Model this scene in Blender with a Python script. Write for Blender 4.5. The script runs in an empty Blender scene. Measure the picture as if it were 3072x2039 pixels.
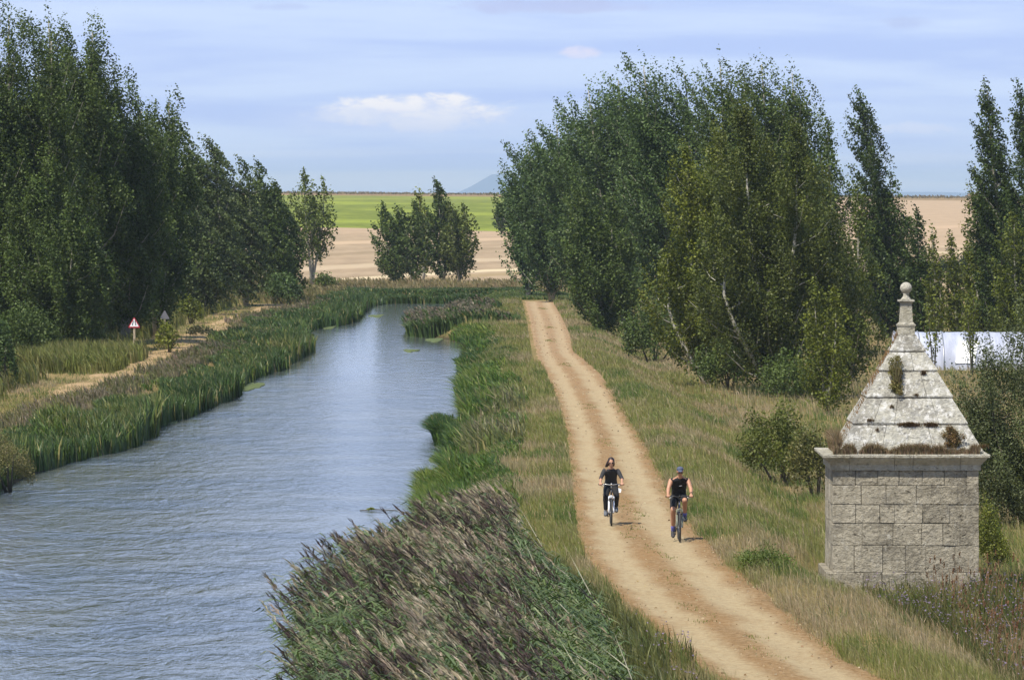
import bpy, math, random
import numpy as np
from mathutils import Vector

# ------------------------------------------------------------------ camera, sky, sun, exposure
F = 18000.0            # focal length in photo pixels
CAMZ = 8.4
HOR = 590.0            # photo row of the horizon
sc = bpy.context.scene
col = sc.collection
cam_d = bpy.data.cameras.new('camera')
cam = bpy.data.objects.new('camera', cam_d)
col.objects.link(cam)
cam.location = (0, 0, CAMZ)
cam.rotation_euler = (math.radians(90), 0, 0)
cam_d.sensor_width = 36.0
cam_d.lens = 36.0 * F / 3072.0
cam_d.shift_y = -(1019.5 - HOR) / 3072.0
cam_d.clip_start = 0.5
cam_d.clip_end = 60000
sc.camera = cam

SUN_EL = math.radians(57)
SUN_AZ = math.atan2(-0.62, -0.78)       # direction towards the sun (x=sin, y=cos)
sun_d = bpy.data.lights.new('sun', 'SUN')
sun_d.energy = 4.9
sun_d.angle = math.radians(0.5)
sun_d.color = (1.0, 0.93, 0.79)
sun = bpy.data.objects.new('sun', sun_d)
col.objects.link(sun)
sv = Vector((math.sin(SUN_AZ) * math.cos(SUN_EL), math.cos(SUN_AZ) * math.cos(SUN_EL), math.sin(SUN_EL)))
sun.rotation_euler = sv.to_track_quat('Z', 'Y').to_euler()
sun.location = (-60, -60, 120)

sc.view_settings.view_transform = 'Standard'
sc.view_settings.look = 'None'
sc.view_settings.gamma = 1
sc.view_settings.exposure = 0.32
sc.render.engine = 'CYCLES'
cy = sc.cycles
cy.use_denoising = True
cy.max_bounces = 6
cy.diffuse_bounces = 3
cy.glossy_bounces = 2
cy.transmission_bounces = 3
cy.volume_bounces = 0
cy.sample_clamp_indirect = 6
cy.caustics_reflective = False
cy.caustics_refractive = False

class NT:
    """small helper for node trees"""
    def __init__(s, tree):
        s.t = tree; s.n = tree.nodes; s.l = tree.links
    def node(s, typ, **kw):
        nd = s.n.new(typ)
        for k, v in kw.items():
            setattr(nd, k, v)
        return nd
    def put(s, inp, v):
        if isinstance(v, bpy.types.NodeSocket):
            s.l.new(v, inp)
        elif v is not None:
            if inp.type == 'RGBA' and not isinstance(v, (int, float)) and len(v) == 3:
                v = (*v, 1)
            inp.default_value = v
    def m(s, op, a, b=None, c=None, clamp=False):
        nd = s.node('ShaderNodeMath', operation=op, use_clamp=clamp)
        s.put(nd.inputs[0], a); s.put(nd.inputs[1], b); s.put(nd.inputs[2], c)
        return nd.outputs[0]
    def mix(s, f, a, b, typ='RGBA', blend='MIX'):
        nd = s.node('ShaderNodeMix', data_type=typ)
        if typ == 'RGBA':
            nd.blend_type = blend
            s.put(nd.inputs[0], f); s.put(nd.inputs[6], a); s.put(nd.inputs[7], b)
            return nd.outputs[2]
        s.put(nd.inputs[0], f); s.put(nd.inputs[2], a); s.put(nd.inputs[3], b)
        return nd.outputs[0]
    def noise(s, vec, scale, detail=4, rough=0.55, dist=0.0, out=0):
        nd = s.node('ShaderNodeTexNoise')
        s.put(nd.inputs['Vector'], vec)
        nd.inputs['Scale'].default_value = scale
        nd.inputs['Detail'].default_value = detail
        nd.inputs['Roughness'].default_value = rough
        nd.inputs['Distortion'].default_value = dist
        return nd.outputs[out]
    def voro(s, vec, scale, feature='F1', out=0, rnd=1.0):
        nd = s.node('ShaderNodeTexVoronoi', feature=feature)
        s.put(nd.inputs['Vector'], vec)
        nd.inputs['Scale'].default_value = scale
        nd.inputs['Randomness'].default_value = rnd
        return nd.outputs[out]
    def mapr(s, v, a, b, c=0.0, d=1.0, smooth=True):
        nd = s.node('ShaderNodeMapRange', interpolation_type='SMOOTHSTEP' if smooth else 'LINEAR')
        s.put(nd.inputs[0], v)
        nd.inputs[1].default_value = a; nd.inputs[2].default_value = b
        nd.inputs[3].default_value = c; nd.inputs[4].default_value = d
        return nd.outputs[0]
    def ramp(s, v, stops):
        nd = s.node('ShaderNodeValToRGB')
        s.put(nd.inputs[0], v)
        e = nd.color_ramp.elements
        while len(e) < len(stops):
            e.new(0.5)
        for el, (p, c) in zip(e, stops):
            el.position = p; el.color = (*c, 1) if len(c) == 3 else c
        return nd.outputs[0]
    def xyz(s, vec):
        nd = s.node('ShaderNodeSeparateXYZ'); s.put(nd.inputs[0], vec)
        return nd.outputs
    def vec(s, x, y, z):
        nd = s.node('ShaderNodeCombineXYZ')
        s.put(nd.inputs[0], x); s.put(nd.inputs[1], y); s.put(nd.inputs[2], z)
        return nd.outputs[0]
    def scale(s, v, k):
        nd = s.node('ShaderNodeVectorMath', operation='MULTIPLY')
        s.put(nd.inputs[0], v); nd.inputs[1].default_value = k
        return nd.outputs[0]

def srgb(r, g, b):
    f = lambda c: (c / 255 / 12.92) if c / 255 <= 0.04045 else ((c / 255 + 0.055) / 1.055) ** 2.4
    return (f(r), f(g), f(b))

# ---- world: Nishita sky above, thin layered cloud low over the horizon
world = bpy.data.worlds.new('World')
sc.world = world
world.use_nodes = True
w = NT(world.node_tree)
w.n.clear()
sky = w.node('ShaderNodeTexSky', sky_type='NISHITA', sun_disc=False)
sky.sun_elevation = SUN_EL
sky.sun_rotation = SUN_AZ
sky.altitude = 750
sky.air_density = 1.0
sky.dust_density = 0.6
sky.ozone_density = 1.5
bg1 = w.node('ShaderNodeBackground'); bg1.inputs[1].default_value = 0.11
w.l.new(sky.outputs[0], bg1.inputs[0])
tc = w.node('ShaderNodeTexCoord')
dx, dy, dz = w.xyz(tc.outputs['Generated'])[:3]
ady = w.m('MAXIMUM', w.m('ABSOLUTE', dy), 0.2)
U = w.m('DIVIDE', dx, ady)
V = w.m('DIVIDE', dz, ady)
sv1 = w.vec(w.m('MULTIPLY', U, 9.0), w.m('MULTIPLY', V, 110.0), w.m('MULTIPLY', dy, 2.0))
sv2 = w.vec(w.m('MULTIPLY', U, 26.0), w.m('MULTIPLY', V, 220.0), w.m('MULTIPLY', dy, 2.0))
n1 = w.noise(sv1, 1.0, 5, 0.5, 0.4)
n2 = w.noise(sv2, 1.0, 5, 0.6, 0.3)
band = w.m('ADD', w.m('MULTIPLY', n1, 0.75), w.m('MULTIPLY', n2, 0.25))
band = w.mapr(band, 0.40, 0.60)
base = w.mix(band, srgb(173, 193, 238), srgb(195, 212, 243))
low = w.mapr(V, 0.0005, 0.012, 1, 0)
streak = w.mapr(w.noise(w.vec(w.m('MULTIPLY', U, 14.0), w.m('MULTIPLY', V, 420.0), 3.3), 1.0, 4, 0.5), 0.42, 0.62)
base = w.mix(w.m('MULTIPLY', low, w.m('MULTIPLY', streak, 0.9)), base, srgb(214, 222, 242))
hz = w.mapr(V, -0.002, 0.0022, 1, 0)
base = w.mix(w.m('MULTIPLY', hz, 0.8), base, srgb(160, 188, 240))
def blob(cx, cz, sx, sz, ns, amp, edge=0.5):
    nn = w.noise(w.vec(w.m('MULTIPLY', U, ns), w.m('MULTIPLY', V, ns * 2.2), cx * 100), 1.0, 6, 0.6, 0.2)
    a = w.m('DIVIDE', w.m('SUBTRACT', U, cx), sx)
    b = w.m('DIVIDE', w.m('SUBTRACT', V, cz), sz)
    d = w.m('ADD', w.m('MULTIPLY', a, a), w.m('MULTIPLY', b, b))
    v = w.m('ADD', w.m('SUBTRACT', 1.0, d), w.m('MULTIPLY', w.m('SUBTRACT', nn, 0.5), amp))
    return w.mapr(v, 0.0, edge), nn
shade = w.mapr(V, 0.0105, 0.0165)
m0, q0 = blob(-0.0230, 0.0026, 0.0400, 0.0020, 120, 1.8, 1.2)
base = w.mix(w.m('MULTIPLY', m0, 0.8), base, srgb(220, 226, 243))
m9, q9 = blob(-0.0180, 0.0125, 0.0300, 0.0040, 90, 2.2, 1.4)
base = w.mix(w.m('MULTIPLY', m9, 0.5), base, srgb(206, 215, 241))
m1, q1 = blob(-0.0158, 0.0142, 0.0175, 0.0036, 170, 1.9, 0.7)
c1 = w.mix(w.m('MULTIPLY', shade, w.mapr(q1, 0.35, 0.6)), srgb(208, 215, 238), srgb(244, 240, 240))
base = w.mix(w.m('MULTIPLY', m1, 0.97), base, c1)
m2, q2 = blob(-0.0275, 0.0136, 0.0085, 0.0016, 260, 2.4, 1.2)
base = w.mix(w.m('MULTIPLY', m2, 0.7), base, srgb(213, 219, 238))
m3, q3 = blob(0.0113, 0.0240, 0.0040, 0.0013, 300, 1.6, 1.1)
base = w.mix(w.m('MULTIPLY', m3, 0.85), base, srgb(219, 216, 236))
m4, q4 = blob(0.0080, 0.0318, 0.0220, 0.0016, 150, 2.2, 1.0)
base = w.mix(w.m('MULTIPLY', m4, 0.75), base, srgb(178, 188, 226))
m5, q5 = blob(0.0660, 0.0290, 0.0050, 0.0014, 260, 1.8, 1.2)
base = w.mix(w.m('MULTIPLY', m5, 0.6), base, srgb(172, 186, 226))
m6, q6 = blob(-0.0390, 0.0316, 0.0060, 0.0009, 240, 1.6, 1.2)
base = w.mix(w.m('MULTIPLY', m6, 0.6), base, srgb(176, 190, 228))
m7, q7 = blob(0.0660, 0.0115, 0.0110, 0.0012, 260, 2.4, 1.2)
base = w.mix(w.m('MULTIPLY', m7, 0.7), base, srgb(210, 217, 240))
bg2 = w.node('ShaderNodeBackground'); bg2.inputs[1].default_value = 0.97
w.l.new(base, bg2.inputs[0])
mixs = w.node('ShaderNodeMixShader')
w.l.new(w.mapr(V, 0.08, 0.5, 1.0, 0.25), mixs.inputs[0])
w.l.new(bg1.outputs[0], mixs.inputs[1]); w.l.new(bg2.outputs[0], mixs.inputs[2])
wo = w.node('ShaderNodeOutputWorld')
w.l.new(mixs.outputs[0], wo.inputs[0])

# ------------------------------------------------------------------ helpers
RNG = np.random.default_rng(7)
def tag(o, label=None, cat=None, group=None, kind=None):
    if label: o['label'] = label
    if cat: o['category'] = cat
    if group: o['group'] = group
    if kind: o['kind'] = kind
    return o
def empty(name, loc, rz=0.0):
    o = bpy.data.objects.new(name, None)
    o.empty_display_size = 0.2
    o.location = loc; o.rotation_euler = (0, 0, rz)
    col.objects.link(o)
    return o
def link(name, me, mat=None, parent=None, loc=None):
    o = bpy.data.objects.new(name, me)
    col.objects.link(o)
    if mat is not None and not me.materials:
        me.materials.append(mat)
    if parent is not None: o.parent = parent
    if loc is not None: o.location = loc
    return o
def np_mesh(name, V, Fc, colr=None, smooth=False):
    """V (n,3); Fc (m,k); colr (m,3) face colours"""
    me = bpy.data.meshes.new(name)
    V = np.ascontiguousarray(V, dtype=np.float32); Fc = np.ascontiguousarray(Fc, dtype=np.int32)
    m, k = Fc.shape
    me.vertices.add(len(V)); me.vertices.foreach_set('co', V.ravel())
    me.loops.add(m * k); me.loops.foreach_set('vertex_index', Fc.ravel())
    me.polygons.add(m)
    me.polygons.foreach_set('loop_start', np.arange(0, m * k, k, dtype=np.int32))
    me.polygons.foreach_set('use_smooth', np.full(m, smooth, dtype=bool))
    if colr is not None:
        a = me.attributes.new('col', 'FLOAT_COLOR', 'FACE')
        c4 = np.ones((m, 4), dtype=np.float32); c4[:, :3] = colr
        a.data.foreach_set('color', c4.ravel())
    me.update(calc_edges=True)
    return me
def smoothstep(a, b, x):
    t = np.clip((x - a) / (b - a), 0, 1)
    return t * t * (3 - 2 * t)
def _h(ix, iy, s):
    v = np.sin(ix * 127.1 + iy * 311.7 + s * 74.7) * 43758.5453
    return v - np.floor(v)
def vn(x, y, s=0.0):
    x = np.asarray(x, float); y = np.asarray(y, float)
    ix = np.floor(x); iy = np.floor(y); fx = x - ix; fy = y - iy
    fx = fx * fx * (3 - 2 * fx); fy = fy * fy * (3 - 2 * fy)
    a = _h(ix, iy, s); b = _h(ix + 1, iy, s); c = _h(ix, iy + 1, s); d = _h(ix + 1, iy + 1, s)
    return (a * (1 - fx) + b * fx) * (1 - fy) + (c * (1 - fx) + d * fx) * fy
def fbm(x, y, s=0.0):
    return vn(x, y, s) * .55 + vn(x * 2.1, y * 2.1, s + 3) * .28 + vn(x * 4.3, y * 4.3, s + 7) * .17
def pal(cols, t):
    """piecewise palette, t in 0..1"""
    cols = np.array(cols); t = np.clip(t, 0, .9999) * (len(cols) - 1)
    i = t.astype(int); f = (t - i)[:, None]
    return cols[i] * (1 - f) + cols[i + 1] * f

class MB:
    """mesh builder for modelled parts"""
    def __init__(s): s.v = []; s.f = []
    def add(s, vs, fs):
        b = len(s.v); s.v += [tuple(v) for v in vs]; s.f += [tuple(b + i for i in f) for f in fs]
        return s
    def box(s, x0, x1, y0, y1, z0, z1):
        return s.add([(x0,y0,z0),(x1,y0,z0),(x1,y1,z0),(x0,y1,z0),(x0,y0,z1),(x1,y0,z1),(x1,y1,z1),(x0,y1,z1)],
                     [(0,3,2,1),(4,5,6,7),(0,1,5,4),(1,2,6,5),(2,3,7,6),(3,0,4,7)])
    def tube(s, pts, rad, n=8, cap=True, closed=False):
        pts = [Vector(p) for p in pts]
        if not hasattr(rad, '__len__'): rad = [rad] * len(pts)
        b = len(s.v); N = len(pts); prev = None
        for i, p in enumerate(pts):
            if closed: d = pts[(i + 1) % N] - pts[i - 1]
            else: d = pts[min(i + 1, N - 1)] - pts[max(i - 1, 0)]
            d.normalize()
            if prev is None:
                up = Vector((0, 0, 1)) if abs(d.z) < 0.9 else Vector((1, 0, 0))
                u = d.cross(up).normalized()
            else:
                u = (prev - d * prev.dot(d)).normalized()
            prev = u; vv = d.cross(u)
            for k in range(n):
                a = 2 * math.pi * k / n
                s.v.append(tuple(p + (u * math.cos(a) + vv * math.sin(a)) * rad[i]))
        for i in range(N if closed else N - 1):
            j = (i + 1) % N
            for k in range(n):
                k2 = (k + 1) % n
                s.f.append((b + i * n + k, b + i * n + k2, b + j * n + k2, b + j * n + k))
        if cap and not closed:
            s.f.append(tuple(b + k for k in range(n))[::-1])
            s.f.append(tuple(b + (N - 1) * n + k for k in range(n)))
        return s
    def lathe(s, prof, n=24, o=(0, 0, 0)):
        b = len(s.v)
        for r, z in prof:
            for k in range(n):
                a = 2 * math.pi * k / n
                s.v.append((o[0] + r * math.cos(a), o[1] + r * math.sin(a), o[2] + z))
        for i in range(len(prof) - 1):
            for k in range(n):
                k2 = (k + 1) % n
                s.f.append((b + i * n + k, b + i * n + k2, b + (i + 1) * n + k2, b + (i + 1) * n + k))
        s.f.append(tuple(b + k for k in range(n))[::-1]); s.f.append(tuple(b + (len(prof) - 1) * n + k for k in range(n)))
        return s
    def loft(s, rings, n=16):
        """rings: (centre, rx, ry[, tilt]) elliptic sections"""
        b = len(s.v)
        for rg in rings:
            c, rx, ry = rg[0], rg[1], rg[2]; t = rg[3] if len(rg) > 3 else 0.0
            for k in range(n):
                a = 2 * math.pi * k / n
                y = ry * math.sin(a)
                s.v.append((c[0] + rx * math.cos(a), c[1] + y * math.cos(t), c[2] + y * math.sin(t)))
        for i in range(len(rings) - 1):
            for k in range(n):
                k2 = (k + 1) % n
                s.f.append((b + i * n + k, b + i * n + k2, b + (i + 1) * n + k2, b + (i + 1) * n + k))
        s.f.append(tuple(b + k for k in range(n))[::-1]); s.f.append(tuple(b + (len(rings) - 1) * n + k for k in range(n)))
        return s
    def ball(s, c, r, n=12):
        rx, ry, rz = (r, r, r) if not hasattr(r, '__len__') else r
        b = len(s.v); m = n // 2 + 1
        for i in range(1, m):
            t = math.pi * i / m
            for k in range(n):
                a = 2 * math.pi * k / n
                s.v.append((c[0] + rx * math.sin(t) * math.cos(a), c[1] + ry * math.sin(t) * math.sin(a), c[2] + rz * math.cos(t)))
        for i in range(m - 2):
            for k in range(n):
                k2 = (k + 1) % n
                s.f.append((b + i * n + k, b + (i + 1) * n + k, b + (i + 1) * n + k2, b + i * n + k2))
        tp = len(s.v); s.v.append((c[0], c[1], c[2] + rz)); s.v.append((c[0], c[1], c[2] - rz))
        for k in range(n):
            k2 = (k + 1) % n
            s.f.append((tp, b + k, b + k2)); s.f.append((tp + 1, b + (m - 2) * n + k2, b + (m - 2) * n + k))
        return s
    def build(s, name, mat, parent=None, smooth=False, bevel=0.0, loc=None):
        me = bpy.data.meshes.new(name)
        me.from_pydata(s.v, [], s.f)
        if bevel:
            import bmesh
            bm = bmesh.new(); bm.from_mesh(me)
            bmesh.ops.bevel(bm, geom=bm.edges[:], offset=bevel, segments=1, affect='EDGES')
            bm.to_mesh(me); bm.free()
        if smooth:
            me.polygons.foreach_set('use_smooth', [True] * len(me.polygons))
        me.update()
        return link(name, me, mat, parent, loc)

# ------------------------------------------------------------------ materials
def mat_new(name):
    m = bpy.data.materials.new(name); m.use_nodes = True
    t = NT(m.node_tree); t.n.clear()
    out = t.node('ShaderNodeOutputMaterial')
    return m, t, out
def pbr(t, out, base, rough=0.8, bump=None, bstr=0.3, bdist=0.02, spec=0.5, metal=0.0, **kw):
    p = t.node('ShaderNodeBsdfPrincipled')
    t.put(p.inputs['Base Color'], base); t.put(p.inputs['Roughness'], rough)
    p.inputs['Specular IOR Level'].default_value = spec
    p.inputs['Metallic'].default_value = metal
    for k, v in kw.items(): t.put(p.inputs[k.replace('_', ' ')], v)
    if bump is not None:
        b = t.node('ShaderNodeBump'); b.inputs['Strength'].default_value = bstr; b.inputs['Distance'].default_value = bdist
        t.put(b.inputs['Height'], bump); t.l.new(b.outputs[0], p.inputs['Normal'])
    t.l.new(p.outputs[0], out.inputs[0])
    return p
def simple(name, c, rough=0.6, metal=0.0, nscale=30.0, var=0.18, bstr=0.15, spec=0.5):
    m, t, o = mat_new(name)
    g = t.node('ShaderNodeTexCoord').outputs['Object']
    n = t.noise(g, nscale, 4, 0.6)
    k = t.mapr(n, 0.25, 0.75, 1 - var, 1 + var, False)
    cc = t.scale(t.vec(k, k, k), tuple(c))
    pbr(t, o, cc, rough, bump=n, bstr=bstr, bdist=0.01, metal=metal, spec=spec)
    return m
def veg(name, trans=0.3, rough=0.5, spec=0.4):
    m, t, o = mat_new(name)
    a = t.node('ShaderNodeAttribute', attribute_name='col').outputs['Color']
    p = t.node('ShaderNodeBsdfPrincipled'); t.put(p.inputs['Base Color'], a)
    p.inputs['Roughness'].default_value = rough; p.inputs['Specular IOR Level'].default_value = spec
    tr = t.node('ShaderNodeBsdfTranslucent')
    t.put(tr.inputs[0], t.mix(1.0, a, (1.15, 1.25, 0.6), blend='MULTIPLY'))
    mx = t.node('ShaderNodeMixShader'); mx.inputs[0].default_value = trans
    t.l.new(p.outputs[0], mx.inputs[1]); t.l.new(tr.outputs[0], mx.inputs[2]); t.l.new(mx.outputs[0], o.inputs[0])
    return m
LEAF = veg('leaf', 0.30, 0.5, 0.28)
GRASS = veg('grass_blade', 0.3, 0.6, 0.2)
REED = veg('reed_leaf', 0.22, 0.5, 0.35)
BARK = simple('bark', (0.30, 0.28, 0.23), 0.85, nscale=6, var=0.35, bstr=0.6)
BARK_DARK = simple('dark_bark', (0.09, 0.08, 0.06), 0.9, nscale=6, var=0.35, bstr=0.6)

# ------------------------------------------------------------------ the lie of the land
S = 3072 / 2362.0
def pts_to_yx(pts, z):
    r = []
    for x, y in pts:
        Y = F * (CAMZ - z) / (y * S - HOR); r.append((Y, (x * S - 1536) / F * Y))
    r.sort(); a = np.array(r); return a[:, 0], a[:, 1]
TL = pts_to_yx([(1210,693),(1222,735),(1232,790),(1240,830),(1262,880),(1285,940),(1300,1000),(1310,1080),(1316,1160),(1325,1240),(1345,1300),(1405,1370),(1480,1440),(1550,1500),(1640,1568),(1760,1650)], 0)
TR = pts_to_yx([(1275,693),(1300,735),(1318,775),(1324,810),(1350,830),(1385,860),(1415,900),(1450,960),(1490,1020),(1528,1090),(1560,1150),(1605,1215),(1685,1300),(1780,1370),(1870,1450),(1960,1520),(2050,1568),(2200,1650)], 0)
def track_l(Y): return np.interp(Y, *TL)
def track_r(Y): return np.interp(Y, *TR)
_wl = np.array([(0,-16.5),(150,-16.3),(201,-16),(226,-14.6),(270,-13.3),(313,-13.0),(345,-12.6),(366,-12.3),(378,-12.8),(400,-14.6),(425,-14.2),(440,-12.6),(455,-11.9),(490,-12.3),(515,-12.2),(528,-11)])
_wr = np.array([(0,-4.2),(96,-3.9),(110,-3.6),(124,-2.5),(135,-2.2),(182,-2.6),(257,-2.4),(337,-3.0),(380,-3.4),(396,-4.6),(404,-6.9),(420,-7.3),(432,-6.2),(445,-4.2),(460,-3.6),(528,-3.6)])
def wat_l(Y): return np.interp(Y, _wl[:, 0], _wl[:, 1])
def wat_r(Y): return np.interp(Y, _wr[:, 0], _wr[:, 1])
_zy = np.array([(0,0),(560,0),(600,-.2),(700,.45),(850,1.35),(1000,2.3),(1350,4.9),(1700,7.5),(1880,8.95),(1960,9.15),(2100,8.6),(3000,1),(4000,-2),(40000,-2)])
_ky = np.array([(0,0),(560,0),(700,.012),(1000,.024),(1500,.012),(1900,.0067),(2300,.004),(4000,0),(40000,0)])
def gz(X, Y, fine=True):
    X = np.asarray(X, float); Y = np.asarray(Y, float)
    z = np.interp(Y, _zy[:, 0], _zy[:, 1]) - np.clip(X, -150, 200) * np.interp(Y, _ky[:, 0], _ky[:, 1])
    near = 1 - smoothstep(545, 620, Y)
    d = np.minimum(np.minimum(X - wat_l(Y), wat_r(Y) - X), 529 - Y)
    inside = np.clip(d, 0, 1.0)
    bank = smoothstep(0, 2.6, -d)
    z = z - near * ((1 - bank) * 1.05 + inside * 0.6)
    t = X - track_r(Y)
    z = z - near * (1.15 * smoothstep(0.8, 4.6, t) + 0.35 * smoothstep(5.0, 12.0, t))
    if fine:
        land = smoothstep(0.5, 2.0, -d)
        z = z + land * near * (fbm(X * .35, Y * .22, 2) - .5) * 0.28 * (1 - ((X > track_l(Y) - .4) & (X < track_r(Y) + .4)))
        intrack = smoothstep(0.0, 0.35, X - track_l(Y)) * smoothstep(0.0, 0.35, track_r(Y) - X) * (Y < 486)
        z = z - 0.10 * intrack
    hutp = smoothstep(6.0, 7.3, X) * smoothstep(15.5, 13.5, X) * smoothstep(129, 136.5, Y) * smoothstep(152, 148, Y)
    z = z * (1 - hutp) + (-.90 + .10 * (fbm(X, Y * .6, 8) - .5)) * hutp
    return z
def P(px, py_, z):
    Y = F * (CAMZ - z) / (py_ - HOR)
    return ((px - 1536) / F * Y, Y, z)
def X_at(px, Y): return (px - 1536) / F * Y
def Z_at(py_, Y): return CAMZ - (py_ - HOR) * Y / F

# ---- materials of the setting
gm, t, o = mat_new('dry_ground')
g = t.node('ShaderNodeNewGeometry').outputs['Position']
a = t.noise(t.scale(g, (1, .45, 1)), 0.22, 5, 0.6)
b = t.noise(g, 3.0, 5, 0.65)
c = t.ramp(a, [(0.30, srgb(118, 110, 66)), (0.46, srgb(150, 134, 88)), (0.58, srgb(176, 150, 108)), (0.72, srgb(190, 158, 120))])
c = t.mix(t.mapr(b, .3, .7), c, srgb(128, 112, 72))
gx = t.xyz(g)
wet = t.mapr(gx[2], -1.05, -0.55, 1, 0)
wetx = t.m('MULTIPLY', t.m('LESS_THAN', gx[1], 560.0), t.m('LESS_THAN', gx[0], 1.5))
c = t.mix(t.m('MULTIPLY', wet, wetx), c, (.045, .04, .02))
c = t.mix(1.0, c, (.78, .78, .78), blend='MULTIPLY')
pbr(t, o, c, 0.95, bump=b, bstr=.5, bdist=.05, spec=.1)

tm, t, o = mat_new('track_gravel')
uv = t.node('ShaderNodeAttribute', attribute_name='cross').outputs['Fac']
g = t.node('ShaderNodeNewGeometry').outputs['Position']
big = t.noise(t.scale(g, (1, .35, 1)), 0.8, 5, 0.6)
fine = t.noise(t.scale(g, (1, .6, 1)), 7.0, 7, 0.78)
wob = t.m('MULTIPLY', t.m('SUBTRACT', big, .5), .18)
u2 = t.m('ADD', uv, wob)
def hump(c0, wd): return t.mapr(t.m('ABSOLUTE', t.m('SUBTRACT', u2, c0)), wd * .25, wd, 1, 0)
rut = t.m('MAXIMUM', hump(.27, .17), hump(.70, .19))
rut = t.m('MULTIPLY', rut, t.mapr(big, .2, .55, .6, 1.0))
c = t.ramp(fine, [(0.30, srgb(134, 106, 70)), (0.5, srgb(178, 147, 106)), (0.68, srgb(206, 180, 142))])
org = t.mapr(t.noise(t.scale(g, (1, .4, 1)), .5, 4, .6), .42, .66)
c = t.mix(t.m('MULTIPLY', org, .4), c, srgb(184, 144, 96))
c = t.mix(t.m('MULTIPLY', rut, t.mapr(fine, .3, .7, .55, 1.0)), c, srgb(216, 198, 160))
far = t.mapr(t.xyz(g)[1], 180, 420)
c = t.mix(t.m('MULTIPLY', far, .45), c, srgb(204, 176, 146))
speck = t.voro(t.scale(g, (1, .5, 1)), 7.0)
sp2 = t.mapr(speck, .05, .16, 1, 0)
pick = t.mapr(t.noise(g, 2.2, 3), .5, .62)
c = t.mix(t.m('MULTIPLY', t.m('MULTIPLY', sp2, pick), .55), c, srgb(120, 84, 52))
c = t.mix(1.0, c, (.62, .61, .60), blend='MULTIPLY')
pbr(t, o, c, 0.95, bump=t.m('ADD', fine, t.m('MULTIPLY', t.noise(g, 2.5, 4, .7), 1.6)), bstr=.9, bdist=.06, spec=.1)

def field_mat(name, cols, sc1, stripes=None, bst=.4):
    m, t, o = mat_new(name)
    g = t.node('ShaderNodeNewGeometry').outputs['Position']
    a = t.noise(t.scale(g, (.35, .05, 0)), sc1, 5, 0.6)
    b = t.noise(t.scale(g, (1, .25, 0)), .8, 5, 0.7)
    v = t.m('ADD', t.m('MULTIPLY', a, .65), t.m('MULTIPLY', b, .35))
    c = t.ramp(v, [(.32, cols[0]), (.5, cols[1]), (.66, cols[2])])
    if stripes: c = stripes(t, g, c)
    pbr(t, o, c, 0.95, bump=b, bstr=bst, bdist=.3, spec=.05)
    return m
def st_stripes(t, g, c):
    x, y, z = t.xyz(g)[:3]
    # combine lines and the tracks round the field edge, gently slanting
    yy = t.m('ADD', y, t.m('ADD', t.m('MULTIPLY', x, -3.2), t.m('MULTIPLY', t.noise(t.scale(g, (.05, .004, 0)), 1, 3), 40)))
    for (y0, wd, colr, f) in ((690, 7, srgb(222, 204, 168), .9), (668, 10, srgb(158, 138, 96), .6), (760, 14, srgb(206, 186, 156), .6), (850, 16, srgb(150, 132, 104), .45), (955, 18, srgb(208, 180, 148), .7)):
        k = t.mapr(t.m('ABSOLUTE', t.m('SUBTRACT', yy, y0)), wd * .5, wd * 1.3, f, 0)
        c = t.mix(k, c, tuple(q * .8 for q in colr))
    wv = t.mapr(t.m('SINE', t.m('MULTIPLY', yy, .16)), -1, 1, 0, .16)
    c = t.mix(wv, c, (.52, .40, .28))
    c = t.mix(t.mapr(y, 900, 1000, 0, .5), c, (.46, .33, .22))
    return c
STUB = field_mat('stubble', [tuple(q * .70 for q in srgb(164, 144, 118)), tuple(q * .70 for q in srgb(180, 158, 129)), tuple(q * .70 for q in srgb(196, 172, 142))], 1.0, st_stripes)
def gr_str(t, g, c):
    y = t.xyz(g)[1]
    c = t.mix(t.mapr(t.noise(t.scale(g, (.03, .012, 0)), 1, 4), .45, .65, 0, .55), c, srgb(150, 160, 62))
    return t.mix(t.mapr(y, 1500, 1780, 0, .35), c, (.22, .23, .07))
GREENF = field_mat('green_crop', [tuple(q * .62 for q in srgb(112, 128, 52)), tuple(q * .62 for q in srgb(136, 148, 62)), tuple(q * .62 for q in srgb(158, 166, 78))], 1.0, gr_str)
CREST = field_mat('crest_grass', [tuple(q * .8 for q in srgb(122, 104, 76)), tuple(q * .8 for q in srgb(150, 128, 96)), tuple(q * .8 for q in srgb(170, 148, 112))], 3.0)

# ---- one ground grid, cut by rows into ground, stubble field, green field and crest
xs = np.concatenate([[-9000,-4000,-1500,-700,-400,-250,-160,-110,-80,-60,-48], np.arange(-40, 14.01, .45), np.arange(15, 60, 1.5), [65,75,90,115,150,200,260,330,450,700,1500,4000,9000]])
ys = np.concatenate([[-400,-150,-40,0,20,40,55,65,72], np.arange(78, 250, 1.0), np.arange(250, 580, 2.0), np.arange(580, 720, 8), np.arange(720, 2000, 20), [2050,2150,2400,2800,3400,4500,7000,11000,16000,24000,34000]])
GX, GY = np.meshgrid(xs, ys)
GZ = gz(GX, GY)
nx = len(xs)
def rows(name, j0, j1, i0, i1, mat, kind='structure'):
    gx_, gy_, gz_ = GX[j0:j1 + 1, i0:i1 + 1], GY[j0:j1 + 1, i0:i1 + 1], GZ[j0:j1 + 1, i0:i1 + 1]
    Vv = np.stack([gx_, gy_, gz_], -1).reshape(-1, 3)
    h, ww = gx_.shape
    idx = np.arange(h * ww).reshape(h, ww)
    Fc = np.stack([idx[:-1, :-1], idx[:-1, 1:], idx[1:, 1:], idx[1:, :-1]], -1).reshape(-1, 4)
    me = np_mesh(name, Vv, Fc, smooth=True)
    ob = link(name, me, mat); tag(ob, kind=kind); return ob
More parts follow.
